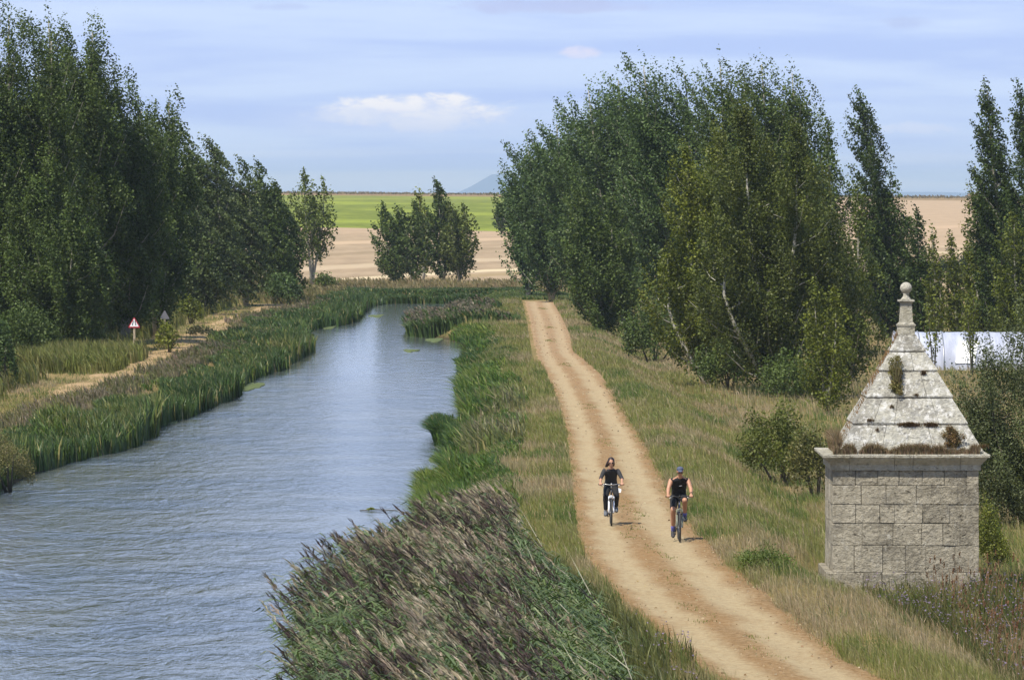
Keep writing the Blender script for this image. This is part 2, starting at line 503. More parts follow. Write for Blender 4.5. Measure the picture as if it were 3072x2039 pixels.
jj = lambda y: int(np.searchsorted(ys, y - 1e-6))
ii = lambda x: int(np.searchsorted(xs, x - 1e-6))
J0, J1, J2, J3 = jj(588), jj(1020), jj(1800), jj(2050)
rows('ground', 0, J0, 0, nx - 1, gm)
rows('stubble_field', J0, J1, 0, nx - 1, STUB)
IX = ii(35.9)
rows('green_field', J1, J2, 0, IX, GREENF)
rows('hill_field', J1, J2, IX, nx - 1, STUB)
rows('hill', J2, len(ys) - 1, 0, nx - 1, CREST)

# ---- far mountains
mm, t, o = mat_new('hazy_blue_mountain')
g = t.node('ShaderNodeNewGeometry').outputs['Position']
pbr(t, o, t.mix(t.noise(g, .004, 5), (.03, .08, .19), (.05, .12, .25)), 0.95, spec=0)  # blue of the distant air is mixed into the rock colour
MY = 24000.0
mx_ = np.linspace(-3800, 4500, 260)
pxs = mx_ / MY * F + 1536
prof = 46 * np.exp(-((pxs - 1490) / 75) ** 2) + 24 * np.exp(-((pxs - 1600) / 150) ** 2) + 9 + 5 * np.exp(-((pxs - 2750) / 160) ** 2) - 12 * smoothstep(1400, 1300, pxs) * 0
prof = np.where(pxs < 1400, prof - 9 * smoothstep(1400, 1330, pxs) - 0, prof) + 1.5 * (fbm(pxs * .02, pxs * 0, 5) - .5)
depth_rows = [(-1400, -20.0), (-700, .45), (0, 1.0), (700, .4), (1400, -20.0)]
Vv = []
for dyy, k in depth_rows:
    for xx, hh in zip(mx_, prof):
        zt = CAMZ + (hh) * MY / F
        Vv.append((xx, MY + dyy + 150 * math.sin(xx * .01), zt if k == 1.0 else (-30 if k < 0 else -30 + (zt + 30) * (.55 + .1 * math.sin(xx * .013 + dyy)))))
n_ = len(mx_)
Fc = [(r * n_ + i, r * n_ + i + 1, (r + 1) * n_ + i + 1, (r + 1) * n_ + i) for r in range(4) for i in range(n_ - 1)]
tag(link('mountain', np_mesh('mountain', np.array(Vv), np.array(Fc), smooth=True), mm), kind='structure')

# ---- water
wm, t, o = mat_new('canal_water')
g = t.node('ShaderNodeNewGeometry').outputs['Position']
w1 = t.noise(t.scale(g, (1.5, .42, 1)), 3.2, 4, 0.6, .5)
w2 = t.noise(t.scale(g, (1.1, .40, 1)), .9, 4, 0.55, .5)
patch = t.mapr(t.noise(t.scale(g, (.16, .10, 1)), 1.0, 6, 0.68, .8), .34, .68)
calm = t.mapr(t.xyz(g)[1], 275, 330)
hgt = t.m('ADD', t.m('MULTIPLY', w1, .35), w2)
amp = t.mix(calm, t.mapr(patch, 0, 1, .33, .64, False), .14, typ='FLOAT')
bp = t.node('ShaderNodeBump'); bp.inputs['Distance'].default_value = .32
t.put(bp.inputs['Strength'], amp); t.put(bp.inputs['Height'], hgt)
p = t.node('ShaderNodeBsdfPrincipled')
t.put(p.inputs['Base Color'], t.mix(patch, (.115, .125, .105), (.075, .10, .13)))  # bluer patches carry reflected sky in the base colour; the water itself is murky green
t.put(p.inputs['Roughness'], t.mix(calm, .10, .07, typ='FLOAT'))
p.inputs['IOR'].default_value = 1.33
t.l.new(bp.outputs[0], p.inputs['Normal']); t.l.new(p.outputs[0], o.inputs[0])
wy = np.concatenate([np.arange(20, 533, 8.0), [533]])
Vv = []; Fc = []
for k, yv in enumerate(wy):
    Vv += [(float(wat_l(yv)) - 1.6, yv, -1.0), (float(wat_r(yv)) + 1.6, yv, -1.0)]
    if k: Fc.append((2 * k - 2, 2 * k - 1, 2 * k + 1, 2 * k))
tag(link('water', np_mesh('water', np.array(Vv), np.array(Fc)), wm), kind='structure')

# ---- track and footpath
def strip(name, Yv, xl, xr, zf, mat, ncross=24):
    u = np.linspace(0, 1, ncross)
    YY, UU = np.meshgrid(Yv, u, indexing='ij')
    XX = xl(YY) + (xr(YY) - xl(YY)) * UU
    Vv = np.stack([XX, YY, zf(XX, YY, UU)], -1).reshape(-1, 3)
    idx = np.arange(Vv.shape[0]).reshape(YY.shape)
    Fc = np.stack([idx[:-1, :-1], idx[:-1, 1:], idx[1:, 1:], idx[1:, :-1]], -1).reshape(-1, 4)
    me = np_mesh(name, Vv, Fc, smooth=True)
    at = me.attributes.new('cross', 'FLOAT', 'POINT'); at.data.foreach_set('value', UU.ravel().astype(np.float32))
    ob = link(name, me, mat); tag(ob, kind='structure'); return ob
def zt(X, Y, U):
    rutd = np.exp(-((U - .27) / .09) ** 2) + np.exp(-((U - .70) / .09) ** 2)
    edge = smoothstep(0, .06, U) * smoothstep(1, .94, U)
    return 0.012 - .035 * rutd + .035 * (fbm(X * 2, Y * 1.2, 9) - .5) * edge - (1 - edge) * .10
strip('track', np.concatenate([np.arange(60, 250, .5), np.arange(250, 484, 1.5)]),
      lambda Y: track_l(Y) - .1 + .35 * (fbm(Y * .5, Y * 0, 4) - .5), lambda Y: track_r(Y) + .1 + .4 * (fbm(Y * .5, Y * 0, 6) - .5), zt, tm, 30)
pathm, t, o = mat_new('path_earth')
g = t.node('ShaderNodeNewGeometry').outputs['Position']
c = t.ramp(t.noise(g, 2.0, 5, .65), [(.3, srgb(140, 122, 80)), (.5, srgb(176, 150, 112)), (.7, srgb(192, 164, 130))])
pbr(t, o, t.mix(1.0, c, (.8, .8, .8), blend='MULTIPLY'), .95, spec=.1)
strip('footpath', np.arange(120, 470, 2.0), lambda Y: -20.1 + .8 * vn(Y * .05, Y * 0, 3) + .3 * vn(Y * .4, Y * 0, 5), lambda Y: -18.3 + .9 * vn(Y * .05, Y * 0, 3) + .4 * vn(Y * .3, Y * 0, 8),
      lambda X, Y, U: gz(X, Y) + .05 * np.minimum(1, 6 * np.minimum(U, 1 - U)) - .01, pathm, 10)

# ------------------------------------------------------------------ stone canal shelter with pyramid roof
def stone(name, cols, lichen, scale_=1.0, lich=.55, pit=.5):
    m, t, o = mat_new(name)
    g = t.node('ShaderNodeTexCoord').outputs['Object']
    rnd = t.node('ShaderNodeAttribute', attribute_name='col').outputs['Fac']
    a = t.noise(g, 1.3 * scale_, 6, .62)
    b = t.noise(g, 9.0 * scale_, 7, .68)
    d = t.noise(g, 34.0 * scale_, 4, .7)
    coarse = t.noise(t.scale(g, (1, 1, 1.4)), 2.8 * scale_, 8, .74, .7)
    v = t.m('ADD', t.m('ADD', t.m('MULTIPLY', a, .46), t.m('MULTIPLY', b, .48)), t.m('MULTIPLY', rnd, .09))
    c = t.ramp(v, [(.36, cols[0]), (.46, cols[1]), (.55, cols[2]), (.68, cols[3])])
    c = t.mix(t.m('MULTIPLY', t.mapr(t.noise(t.scale(g, (1.2, 1.2, .8)), 5.0, 7, .75, .4), lich, lich + .10), .8), c, lichen)
    pt = t.mapr(t.noise(t.scale(g, (1, 1, 1.8)), 7.0, 5, .7, .8), .30, .40, 1, 0)
    pt = t.m('MULTIPLY', pt, pit)
    c = t.mix(t.mapr(coarse, .52, .66, 0, .45), c, tuple(q * 1.1 for q in cols[3]))
    c = t.mix(t.mapr(t.noise(g, 2.3, 5, .65), .52, .66, 0, .4), c, (cols[1][0] * .8, cols[1][1] * .85, cols[1][2] * .98))
    c = t.mix(pt, c, tuple(q * .35 for q in cols[0]))
    h = t.m('SUBTRACT', t.m('ADD', t.m('ADD', b, t.m('MULTIPLY', coarse, 1.4)), t.m('MULTIPLY', d, .45)), t.m('MULTIPLY', pt, 1.2))
    pbr(t, o, c, .92, bump=h, bstr=1.0, bdist=.085, spec=.12)
    return m
ST_BODY = stone('weathered_limestone', [(.14,.125,.10), (.31,.28,.22), (.46,.415,.325), (.62,.57,.46)], (.62,.59,.51), 1.0, .56, .95)
ST_ROOF = stone('lichened_roof_stone', [(.26,.245,.21), (.42,.40,.35), (.56,.54,.46), (.70,.68,.61)], (.86,.85,.82), 1.2, .50, .32)
ST_TRIM = stone('pale_cornice_stone', [(.34,.31,.24), (.47,.44,.35), (.58,.55,.46), (.70,.67,.58)], (.66,.64,.58), 1.1, .58, .5)
ST_DARK = simple('joint_shadow_mortar', (.12, .11, .09), .95)

def tinted(ob, rs):
    """one grey value per loose block (faces come in runs)"""
    me = ob.data
    a = me.attributes.new('col', 'FLOAT_COLOR', 'FACE')
    n = len(me.polygons); c4 = np.ones((n, 4), np.float32)
    c4[:, :3] = np.resize(np.asarray(rs, np.float32), n)[:, None] if len(rs) != n else np.asarray(rs, np.float32)[:, None]
    a.data.foreach_set('color', c4.ravel())
def block_into(mb, tints, x0, x1, y0, y1, z0, z1, rnd, jit=.006, seg=1):
    b = .005 + .007 * rnd.random()
    n0 = len(mb.f)
    xs_ = (x0, x0 + b, x1 - b, x1); ys_ = (y0, y0 + b, y1 - b, y1); zs_ = (z0, z0 + b, z1 - b, z1)
    j = lambda: (rnd.random() - .5) * jit
    # chamfered box: three slabs of vertices
    ring = []
    vs = []
    for (xa, xb, ya, yb, z) in ((x0 + b, x1 - b, y0 + b, y1 - b, z0), (x0, x1, y0, y1, z0 + b), (x0, x1, y0, y1, z1 - b), (x0 + b, x1 - b, y0 + b, y1 - b, z1)):
        c = b * .8
        for (x, y) in ((xa + c, ya), (xb - c, ya), (xb, ya + c), (xb, yb - c), (xb - c, yb), (xa + c, yb), (xa, yb - c), (xa, ya + c)):
            vs.append((x + j(), y + j(), z + j()))
    fs = [tuple(range(8))[::-1], tuple(24 + k for k in range(8))]
    for r in range(3):
        for k in range(8):
            k2 = (k + 1) % 8
            fs.append((r * 8 + k, r * 8 + k2, (r + 1) * 8 + k2, (r + 1) * 8 + k))
    mb.add(vs, fs)
    tints += [rnd.random()] * (len(mb.f) - n0)

BY = 140.0
bx = lambda px: X_at(px, BY)
bz = lambda py_: Z_at(py_, BY)
BX0, BX1 = bx(2498), bx(2937)
BCX = (BX0 + BX1) / 2; BW = BX1 - BX0
BD = 3.5
shelter = empty('stone_hut', (BCX, BY, -1.9))
tag(shelter, 'small square stone canal hut with a stepped pyramid roof and ball finial', 'stone hut')
OX, OY, OZ = shelter.location
def L(x, y, z): return (x - OX, y - OY, z - OZ)
rnd = random.Random(5)
crop = lambda v: 2440 + v * .29334
rowsz = [(240, 395), (395, 590), (590, 780), (780, 1010), (1010, 1282)]
cuts = [[205, 430, 658, 877, 1115, 1340, 1565, 1700], [205, 490, 745, 1055, 1205, 1480, 1700], [205, 432, 680, 830, 1120, 1395, 1700],
        [205, 500, 815, 1110, 1325, 1500, 1700], [205, 417, 710, 940, 1150, 1450, 1700]]
mb = MB(); tints = []
gap = .005
for (ya, yb), cs in zip(rowsz, cuts):
    z1 = bz(1340 + ya * .29334) - OZ; z0 = bz(1340 + yb * .29334) - OZ
    x_ = [bx(crop(c)) - OX for c in cs]; x_[0] = BX0 - OX; x_[-1] = BX1 - OX
    for a, b in zip(x_, x_[1:]):
        pr = rnd.uniform(-.008, .008)
        block_into(mb, tints, a + gap, b - gap, -pr, .30, z0 + gap, z1 - gap, rnd, .012)
    for side in (0, 1):
        n = 5; e = sorted(rnd.uniform(.3, BD - .3) for _ in range(3)); e = [.305] + [v for v in (1.1 + rnd.uniform(-.3, .3), 2.0 + rnd.uniform(-.3, .3), 2.7)] + [BD - .305]
        for a, b in zip(e, e[1:]):
            pr = rnd.uniform(-.012, .01)
            xa = BX0 - OX - pr if side == 0 else BX1 - OX - .3
            xb = BX0 - OX + .3 if side == 0 else BX1 - OX + pr
            block_into(mb, tints, xa, xb, a + gap, b - gap, z0 + gap, z1 - gap, rnd, .012)
    for a, b in zip(x_[:-1:2], x_[1::2] + [x_[-1]]):
        pass
    e = [BX0 - OX, BX0 - OX + .9, BX0 - OX + 1.9, BX0 - OX + 2.6, BX1 - OX]
    for a, b in zip(e, e[1:]):
        block_into(mb, tints, a + gap, b - gap, BD - .30, BD + rnd.uniform(-.01, .012), z0 + gap, z1 - gap, rnd, .012)
wall = mb.build('wall', ST_BODY, shelter)
tinted(wall, tints)
zt0 = bz(1340 + 240 * .29334) - OZ; zb0 = bz(1340 + 1282 * .29334) - OZ
MB().box(BX0 - OX + .03, BX1 - OX - .03, .03, BD - .03, zb0 - .3, zt0 + .1).build('core', ST_DARK, shelter)
# plinth
mb = MB(); tints = []
pl0 = bx(2478) - OX; pl1 = BX1 - OX + .02
for a, b in zip([pl0, bx(crop(510)) - OX, bx(crop(700)) - OX, bx(crop(945)) - OX, bx(crop(1390)) - OX], [bx(crop(510)) - OX, bx(crop(700)) - OX, bx(crop(945)) - OX, bx(crop(1390)) - OX, pl1]):
    block_into(mb, tints, a + gap, b - gap, -.10 - rnd.uniform(0, .015), .34, .05, zb0, rnd, .01)
for side in (0, 1):
    for a, b in ((.345, 1.6), (1.6, 2.6), (2.6, BD + .10)):
        xa, xb = (pl0, BX0 - OX + .3) if side == 0 else (BX1 - OX - .3, pl1)
        block_into(mb, tints, xa, xb, a + gap, b - gap, .05, zb0, rnd, .01)
block_into(mb, tints, BX0 - OX + .31, BX1 - OX - .31, BD - .2, BD + .10, .05, zb0, rnd, .01)
plinth = mb.build('plinth', ST_BODY, shelter); tinted(plinth, tints)
# cornice: moulded profile swept round, cut into stones
cz1 = bz(1362) - OZ; cz0 = zt0
prof = [(-.02, cz0), (.035, cz0 + .0), (.045, cz0 + .13), (.075, cz0 + .155), (.10, cz0 + .19), (.16, cz0 + .25), (.20, cz0 + .33), (.205, cz1 - .075), (.235, cz1 - .07), (.245, cz1 - .012), (.235, cz1), (-.35, cz1 + .012)]
def cornice_piece(mb, tints, x0, x1, side, m0, m1):
    """side 0 front,1 right,2 back,3 left; m0/m1: mitre that end"""
    n0 = len(mb.f); vs = []
    hx, hy = BW / 2, BD / 2
    half = hx if side in (0, 2) else hy
    dist = hy if side in (0, 2) else hx
    jz = (rnd.random() - .5) * .008
    for e, m_ in ((x0, m0), (x1, m1)):
        for d_, z in prof:
            along = e + (d_ * (1 if e > 0 else -1) if m_ else 0)
            out_ = dist + d_
            if side == 0: p_ = (along, -out_)
            elif side == 1: p_ = (out_, along)
            elif side == 2: p_ = (-along, out_)
            else: p_ = (-out_, -along)
            vs.append((p_[0], p_[1] + hy, z + jz))
    k = len(prof)
    fs = [(i, (i + 1) % k, k + (i + 1) % k, k + i) for i in range(k)] + [tuple(range(k))[::-1], tuple(k + i for i in range(k))]
    mb.add(vs, fs); tints += [rnd.random()] * (len(mb.f) - n0)
mb = MB(); tints = []
fc = [-BW / 2] + [bx(crop(v)) - OX for v in (370, 828, 1018, 1502)] + [BW / 2]
for i in range(5): cornice_piece(mb, tints, fc[i] + (.005 if i else 0), fc[i + 1] - (.005 if i < 4 else 0), 0, i == 0, i == 4)
for sd, h in ((1, BD / 2), (2, BW / 2), (3, BD / 2)):
    c3 = [-h, -h * .35, h * .4, h]
    for i in range(3): cornice_piece(mb, tints, c3[i] + (.005 if i else 0), c3[i + 1] - (.005 if i < 2 else 0), sd, i == 0, i == 2)
cornice = mb.build('cornice', ST_TRIM, shelter); tinted(cornice, tints)
MB().box(-BW / 2 + .3, BW / 2 - .3, .3, BD - .3, cz1 - .2, cz1 + .006).build('ledge', ST_TRIM, shelter)
# pyramid roof in five courses
CY = BD / 2; DM = BY + CY
rz_ = lambda v: Z_at(820 + v * .36988, DM) - OZ
cys = [495, 635, 790, 1000, 1210, 1437]
hw = [.225, .565, .905, 1.30, 1.69, 2.02]
hw = [h * .80 + .03 for h in hw]
hw = [(820 + 0) * 0 + v for v in (.195, .52, .835, 1.215, 1.60, 1.625 + .36)]
# half-widths measured off the photo (pixels at the hut's distance)
hw = [64 * .36988 / 2 * 2 / 128 * 1.0, 0, 0, 0, 0, 0]
meas = [(690, 820), (605, 888), (510, 972), (408, 1095), (302, 1215), (183, 1332)]
hw = [(b - a) * .36988 / 2 / (F / DM) for a, b in meas]
cxr = (2440 + (meas[-1][0] + meas[-1][1]) / 2 * .36988 - 1536) / F * DM - OX
mb = MB(); tints = []
rcuts = [[], [.06], [-.36, .38], [-.62, -.14, .05, .66] , [-.48, .02, .46]]
rcuts = [[], [(780 - 740) / 230], [(632 - 750) / 345, (890 - 750) / 345], [(462 - 757) / 455, (630 - 757) / 455, (985 - 757) / 455], [(515 - 757) / 575, (935 - 757) / 575]]
for i in range(5):
    zt_, zb_ = rz_(cys[i]), rz_(cys[i + 1])
    if i == 4: zb_ = cz1 + .004
    top = hw[i] - .012 if i else hw[0]
    bot = hw[i + 1] + .004
    cu = [-1] + rcuts[i] + [1]
    for a, b in zip(cu, cu[1:]):
        for fr in (0, 1):     # front and back halves
            n0 = len(mb.f)
            lift = .008 + .010 * rnd.random()
            y0a, y0b = (-top - lift, -bot - lift) if fr == 0 else (0, 0)
            y1a, y1b = (-.002, -.002) if fr == 0 else (top + lift, bot + lift)
            g2 = .005
            vs = []
            lip = .03
            for (hh, ya, yb, z) in ((top, y0a, y1a, zt_ - .004), (bot, y0b, y1b, zb_ + .045), (bot - .012, y0b + (.012 if fr == 0 else 0), y1b - (.012 if fr else 0), zb_ + .012)):
                xa = a * hh + (g2 if a > -1 else -lift); xb = b * hh - (g2 if b < 1 else -lift)
                vs += [(cxr + xa, CY + ya, z + (rnd.random() - .5) * .008), (cxr + xb, CY + ya, z + (rnd.random() - .5) * .008), (cxr + xb, CY + yb, z), (cxr + xa, CY + yb, z)]
            fs = [(0, 1, 2, 3), (8, 11, 10, 9)]
            for r in (0, 4):
                for k in range(4):
                    k2 = (k + 1) % 4
                    fs.append((r + k, r + 4 + k, r + 4 + k2, r + k2))
            mb.add(vs, fs); tints += [rnd.random()] * (len(mb.f) - n0)
roof = mb.build('roof', ST_ROOF, shelter); tinted(roof, tints)
# inner dark pyramid so the joints read dark
MB().add([(cxr + sx * h, CY + sy * h, z) for h, z in ((hw[5] - .05, cz1 + .01), (hw[0] - .03, rz_(495) - .02)) for sx, sy in ((-1, -1), (1, -1), (1, 1), (-1, 1))],
         [(0, 3, 2, 1), (4, 5, 6, 7), (0, 1, 5, 4), (1, 2, 6, 5), (2, 3, 7, 6), (3, 0, 4, 7)]).build('roof_core', ST_DARK, shelter)
# finial
k_ = .36988 / (F / DM)
fcx = cxr + (751 - 757) * k_
mb = MB()
def sq(h0, z0, h1, z1):
    mb.add([(fcx + sx * h, CY + sy * h, z) for h, z in ((h0, z0), (h1, z1)) for sx, sy in ((-1, -1), (1, -1), (1, 1), (-1, 1))],
           [(0, 3, 2, 1), (4, 5, 6, 7), (0, 1, 5, 4), (1, 2, 6, 5), (2, 3, 7, 6), (3, 0, 4, 7)])
sq(68 * k_, rz_(497), 70 * k_, rz_(428)); sq(74 * k_, rz_(428) + .001, 77 * k_, rz_(412)); sq(70 * k_, rz_(412) + .001, 56 * k_, rz_(395))
ped = mb.build('pedestal', ST_TRIM, shelter, bevel=.006); tinted(ped, [.5])
mb = MB()
sq(53 * k_, rz_(396), 45 * k_, rz_(245)); sq(45 * k_, rz_(245) + .001, 56 * k_, rz_(228)); sq(66 * k_, rz_(228) + .001, 64 * k_, rz_(212))
shf = mb.build('shaft', ST_TRIM, shelter, bevel=.005); tinted(shf, [.4])
mb = MB().lathe([(.001, rz_(213)), (46 * k_, rz_(213)), (40 * k_, rz_(205)), (26 * k_, rz_(188)), (22 * k_, rz_(172)), (28 * k_, rz_(162))] +
                [(48 * k_ * math.sin(math.radians(a)), rz_(118) - 47 * k_ * math.cos(math.radians(a))) for a in range(30, 181, 10)], 28, (fcx, CY, 0))
bl = mb.build('ball', ST_TRIM, shelter, smooth=True); tinted(bl, [.75])

# ------------------------------------------------------------------ polytunnel behind the hut
pm, t, o = mat_new('greenhouse_plastic')
g = t.node('ShaderNodeTexCoord').outputs['Object']
n = t.noise(t.scale(g, (2, .4, .4)), 1.2, 5, .6)
pbr(t, o, t.mix(t.mapr(n, .35, .65), (.42, .45, .56), (.56, .59, .70)), t.mapr(n, .3, .7, .22, .42, False), bump=n, bstr=.25, bdist=.06, spec=.6, Transmission_Weight=0.12)
TUN = 343.0
tx0, tx1 = X_at(2690, TUN), X_at(3400, TUN)
tz0 = Z_at(1112, TUN); tzh = Z_at(998, TUN) - tz0
tunnel = empty('greenhouse', (tx0, TUN, tz0))
tag(tunnel, 'long low white plastic greenhouse tunnel behind the stone hut', 'greenhouse')
mb = MB(); nseg = 20; nl = 30; Lg = tx1 - tx0; W2 = 2.6
vs = []; fs = []
for i in range(nl + 1):
    x = Lg * i / nl; sag = -.035 * (i % 3 == 1) + .012 * math.sin(i * 2.1)
    for k in range(nseg + 1):
        a = math.pi * k / nseg
        vs.append((x, W2 - (W2 + sag) * math.cos(a), -.2 + (tzh + .2 + sag) * (math.sin(a) ** .8)))
for i in range(nl):
    for k in range(nseg):
        fs.append((i * (nseg + 1) + k, (i + 1) * (nseg + 1) + k, (i + 1) * (nseg + 1) + k + 1, i * (nseg + 1) + k + 1))
mb.add(vs, fs); mb.f.append(tuple(range(nseg + 1))); mb.f.append(tuple(nl * (nseg + 1) + k for k in range(nseg + 1))[::-1])
mb.build('cover', pm, tunnel, smooth=True)
hoop = simple('galvanised', (.45, .46, .47), .4, .8)
for i in range(0, nl + 1, 3):
    if i > 14: break
    MB().tube([(Lg * i / nl, W2 - (W2 + .05) * math.cos(math.pi * k / 12), -.2 + (tzh + .245) * math.sin(math.pi * k / 12) ** .8) for k in range(13)], .03, 6).build('hoop', hoop, tunnel, smooth=True)
white = simple('white_sheet', (.85, .86, .88), .3)
for pxa in (2862, 2892):
    xa = X_at(pxa, TUN) - tx0
    q = MB(); vs = []
    for u in (0, 1):
        for k in (1, 2, 3, 4, 5):
            a = math.pi * (k + .2) / nseg
            vs.append((xa + u * .55 + k * .07, W2 - (W2 + .05) * math.cos(a), -.2 + (tzh + .24) * (math.sin(a) ** .8)))
    q.add(vs, [(k, 5 + k, 6 + k, 1 + k) for k in range(4)]).build('patch', white, tunnel)

# ------------------------------------------------------------------ ruined hut on the hill
RYd = 1930.0
rx0, rx1 = X_at(2903, RYd), X_at(2948, RYd)
rgz = float(gz((rx0 + rx1) / 2, RYd))
rbase = min(rgz, Z_at(600, RYd)) - .3
ruin = empty('ruined_hut', ((rx0 + rx1) / 2, RYd, rbase))
tag(ruin, 'small roofless brown adobe ruin with a dark doorway on the far hilltop', 'ruin')
adobe = simple('adobe', (.30, .21, .14), .95, nscale=3, var=.3, bstr=.6)
hwd = (rx1 - rx0) / 2; rt = Z_at(579, RYd) - rbase
d0, d1 = hwd * .35, hwd * .62
mb = MB()
def prism(x0, x1, zl, zr, y0=-.3, y1=.3, zb=0.0):
    mb.add([(x0, y0, zb), (x1, y0, zb), (x1, y1, zb), (x0, y1, zb), (x0, y0, zl), (x1, y0, zr), (x1, y1, zr), (x0, y1, zl)],
           [(0, 3, 2, 1), (4, 5, 6, 7), (0, 1, 5, 4), (1, 2, 6, 5), (2, 3, 7, 6), (3, 0, 4, 7)])
prism(-hwd, -hwd * .5, rt * .86, rt * 1.05); prism(-hwd * .5, -hwd * .1, rt * 1.05, rt * .9); prism(-hwd * .1, d0, rt * .9, rt)
prism(d1, hwd, rt * .98, rt * .8); prism(d0, d1, rt, rt * .98, zb=rt * .78)
mb.box(-hwd, -hwd + .5, .3, 4, 0, rt * .7); mb.box(hwd - .5, hwd, .3, 4, 0, rt * .75); mb.box(-hwd + .5, hwd - .5, 3.5, 4, 0, rt * .8)
mb.build('wall', adobe, ruin)
MB().box(d0 + .02, d1 - .02, .02, .12, 0, rt * .76).build('doorway_fill', simple('doorway_shade', (.02, .018, .015), .9), ruin)  # near-black panel filling the open doorway, painted as the shade inside

# ------------------------------------------------------------------ canal warning signs on the left bank
RED = simple('sign_red', (.42, .02, .03), .45, var=.08)
WHT = simple('sign_white', (.82, .83, .84), .45, var=.05)
BLK = simple('sign_black', (.015, .015, .02), .5)
GRYB = simple('sign_back', (.17, .17, .19), .6, .0, var=.2)
WOOD = simple('weathered_post', (.36, .29, .20), .9, nscale=8, var=.3, bstr=.5)
def tri_pts(w, h, r=.035, z0=0.0):
    """rounded triangle, point up"""
    c = [(-w / 2 + r * 1.5, z0 + r), (w / 2 - r * 1.5, z0 + r), (0, z0 + h - r * 1.6)]
    pts = []
    for (cx_, cz_), a0, a1 in zip(c, (150, 270, 30), (270, 390, 150)):
        for k in range(5):
            a = math.radians(a0 + (a1 - a0) * k / 4); pts.append((cx_ + r * math.cos(a), cz_ + r * math.sin(a)))
    return pts
def plate(pts, y0, y1):
    n = len(pts)
    return MB().add([(x, y0, z) for x, z in pts] + [(x, y1, z) for x, z in pts],
                    [tuple(range(n)), tuple(n + k for k in range(n))[::-1]] + [(k, n + k, n + (k + 1) % n, (k + 1) % n) for k in range(n)])
def sign(px, Y, pyt, pyb, wpx, back, label, rz):
    x = X_at(px, Y); g0 = float(gz(x, Y)); k = Y / F
    s = empty('warning_sign', (x, Y, g0), rz)
    tag(s, label, 'sign')
    zb = Z_at(pyb, Y) - g0; h = (pyb - pyt) * k; wd = wpx * k
    MB().box(-.055, .055, .02, .11, -.4, zb + h * .55).build('post', WOOD, s, bevel=.006)
    if back:
        plate(tri_pts(wd, h, .035, zb), -.004, .012).build('panel', GRYB, s)
        return s
    plate(tri_pts(wd, h, .035, zb), -.012, .012).build('panel', RED, s)
    plate(tri_pts(wd * .74, h * .735, .012, zb + h * .115), -.017, -.0125).build('face', WHT, s)
    # two bars pinching inwards towards the top
    for sd in (-1, 1):
        path_ = [(.135, .14), (.135, .26), (.10, .36), (.085, .42), (.085, .60)]
        path_ = [(sd * px_ * wd, zb + h * (.09 + pz)) for px_, pz in path_]
        b_ = .036 * wd
        pts = [(x_ - b_, z_) for x_, z_ in path_] + [(x_ + b_, z_) for x_, z_ in path_[::-1]]
        plate(pts, -.021, -.0175).build('symbol', BLK, s)
    return s
sign(402.5, 312, 951, 983, 37, False, 'red and white triangular warning sign showing a narrowing channel, on a wooden post', math.radians(-3))
sign(494, 334, 930, 957, 30, True, 'grey back of a triangular sign half hidden by bushes under the poplars', math.radians(8))

# ------------------------------------------------------------------ cyclists
def remeshed(mb, name, mat, parent=None, voxel=.006, smooth=4, loc=None):
    me = bpy.data.meshes.new(name + '_raw'); me.from_pydata(mb.v, [], mb.f); me.update()
    ob = bpy.data.objects.new(name + '_raw', me); col.objects.link(ob)
    md = ob.modifiers.new('r', 'REMESH'); md.mode = 'VOXEL'; md.voxel_size = voxel; md.use_smooth_shade = True
    ms = ob.modifiers.new('s', 'SMOOTH'); ms.factor = .5; ms.iterations = smooth
    dg = bpy.context.evaluated_depsgraph_get()
    me2 = bpy.data.meshes.new_from_object(ob.evaluated_get(dg)); me2.name = name
    bpy.data.objects.remove(ob); bpy.data.meshes.remove(me)
    me2.materials.clear()
    return link(name, me2, mat, parent, loc)
def limb(mb, pts, rad, n=12):
    """tapering limb with ball joints"""
    for (p, q, r0, r1) in zip(pts, pts[1:], rad, rad[1:]):
        p, q = Vector(p), Vector(q)
        mb.tube([p, p.lerp(q, .3), p.lerp(q, .7), q], [r0, r0 * .75 + r1 * .25 + .004, r0 * .28 + r1 * .72, r1], n)
    for p, r in zip(pts, rad): mb.ball(p, r, 12)
def ell(mb, c, r): mb.ball(c, r, 16)
SKIN_F = simple('skin', (.48, .26, .17), .55, var=.08)
SKIN_M = simple('tanned_skin', (.46, .24, .15), .55, var=.1)
def hand(mb, wrist, grip, sx):
    """hand closed round a bar lying along x at 'grip'"""
    w_, g_ = Vector(wrist), Vector(grip)
    palm = g_ + Vector((0, .012, .022))
    mb.tube([w_, w_.lerp(palm, .5), palm + Vector((0, .0, .004))], [.024, .028, .030], 10)
    mb.ball(palm, (.042, .03, .018), 12)
    for i, (ox, ln) in enumerate(((-.033, .9), (-.011, 1.0), (.011, .96), (.033, .8))):
        x = g_.x + ox; r = .0088
        pts = [(x, g_.y + .012, g_.z + .028), (x, g_.y - .018 * ln, g_.z + .026), (x, g_.y - .032 * ln, g_.z + .006), (x, g_.y - .024 * ln, g_.z - .018), (x, g_.y - .004, g_.z - .024)]
        mb.tube(pts, [r + .001, r, r, r * .95, r * .8], 8)
    pts = [(g_.x - sx * .038, g_.y + .025, g_.z + .014), (g_.x - sx * .048, g_.y + .008, g_.z - .006), (g_.x - sx * .042, g_.y - .012, g_.z - .018)]
    mb.tube(pts, [.012, .0105, .009], 8)
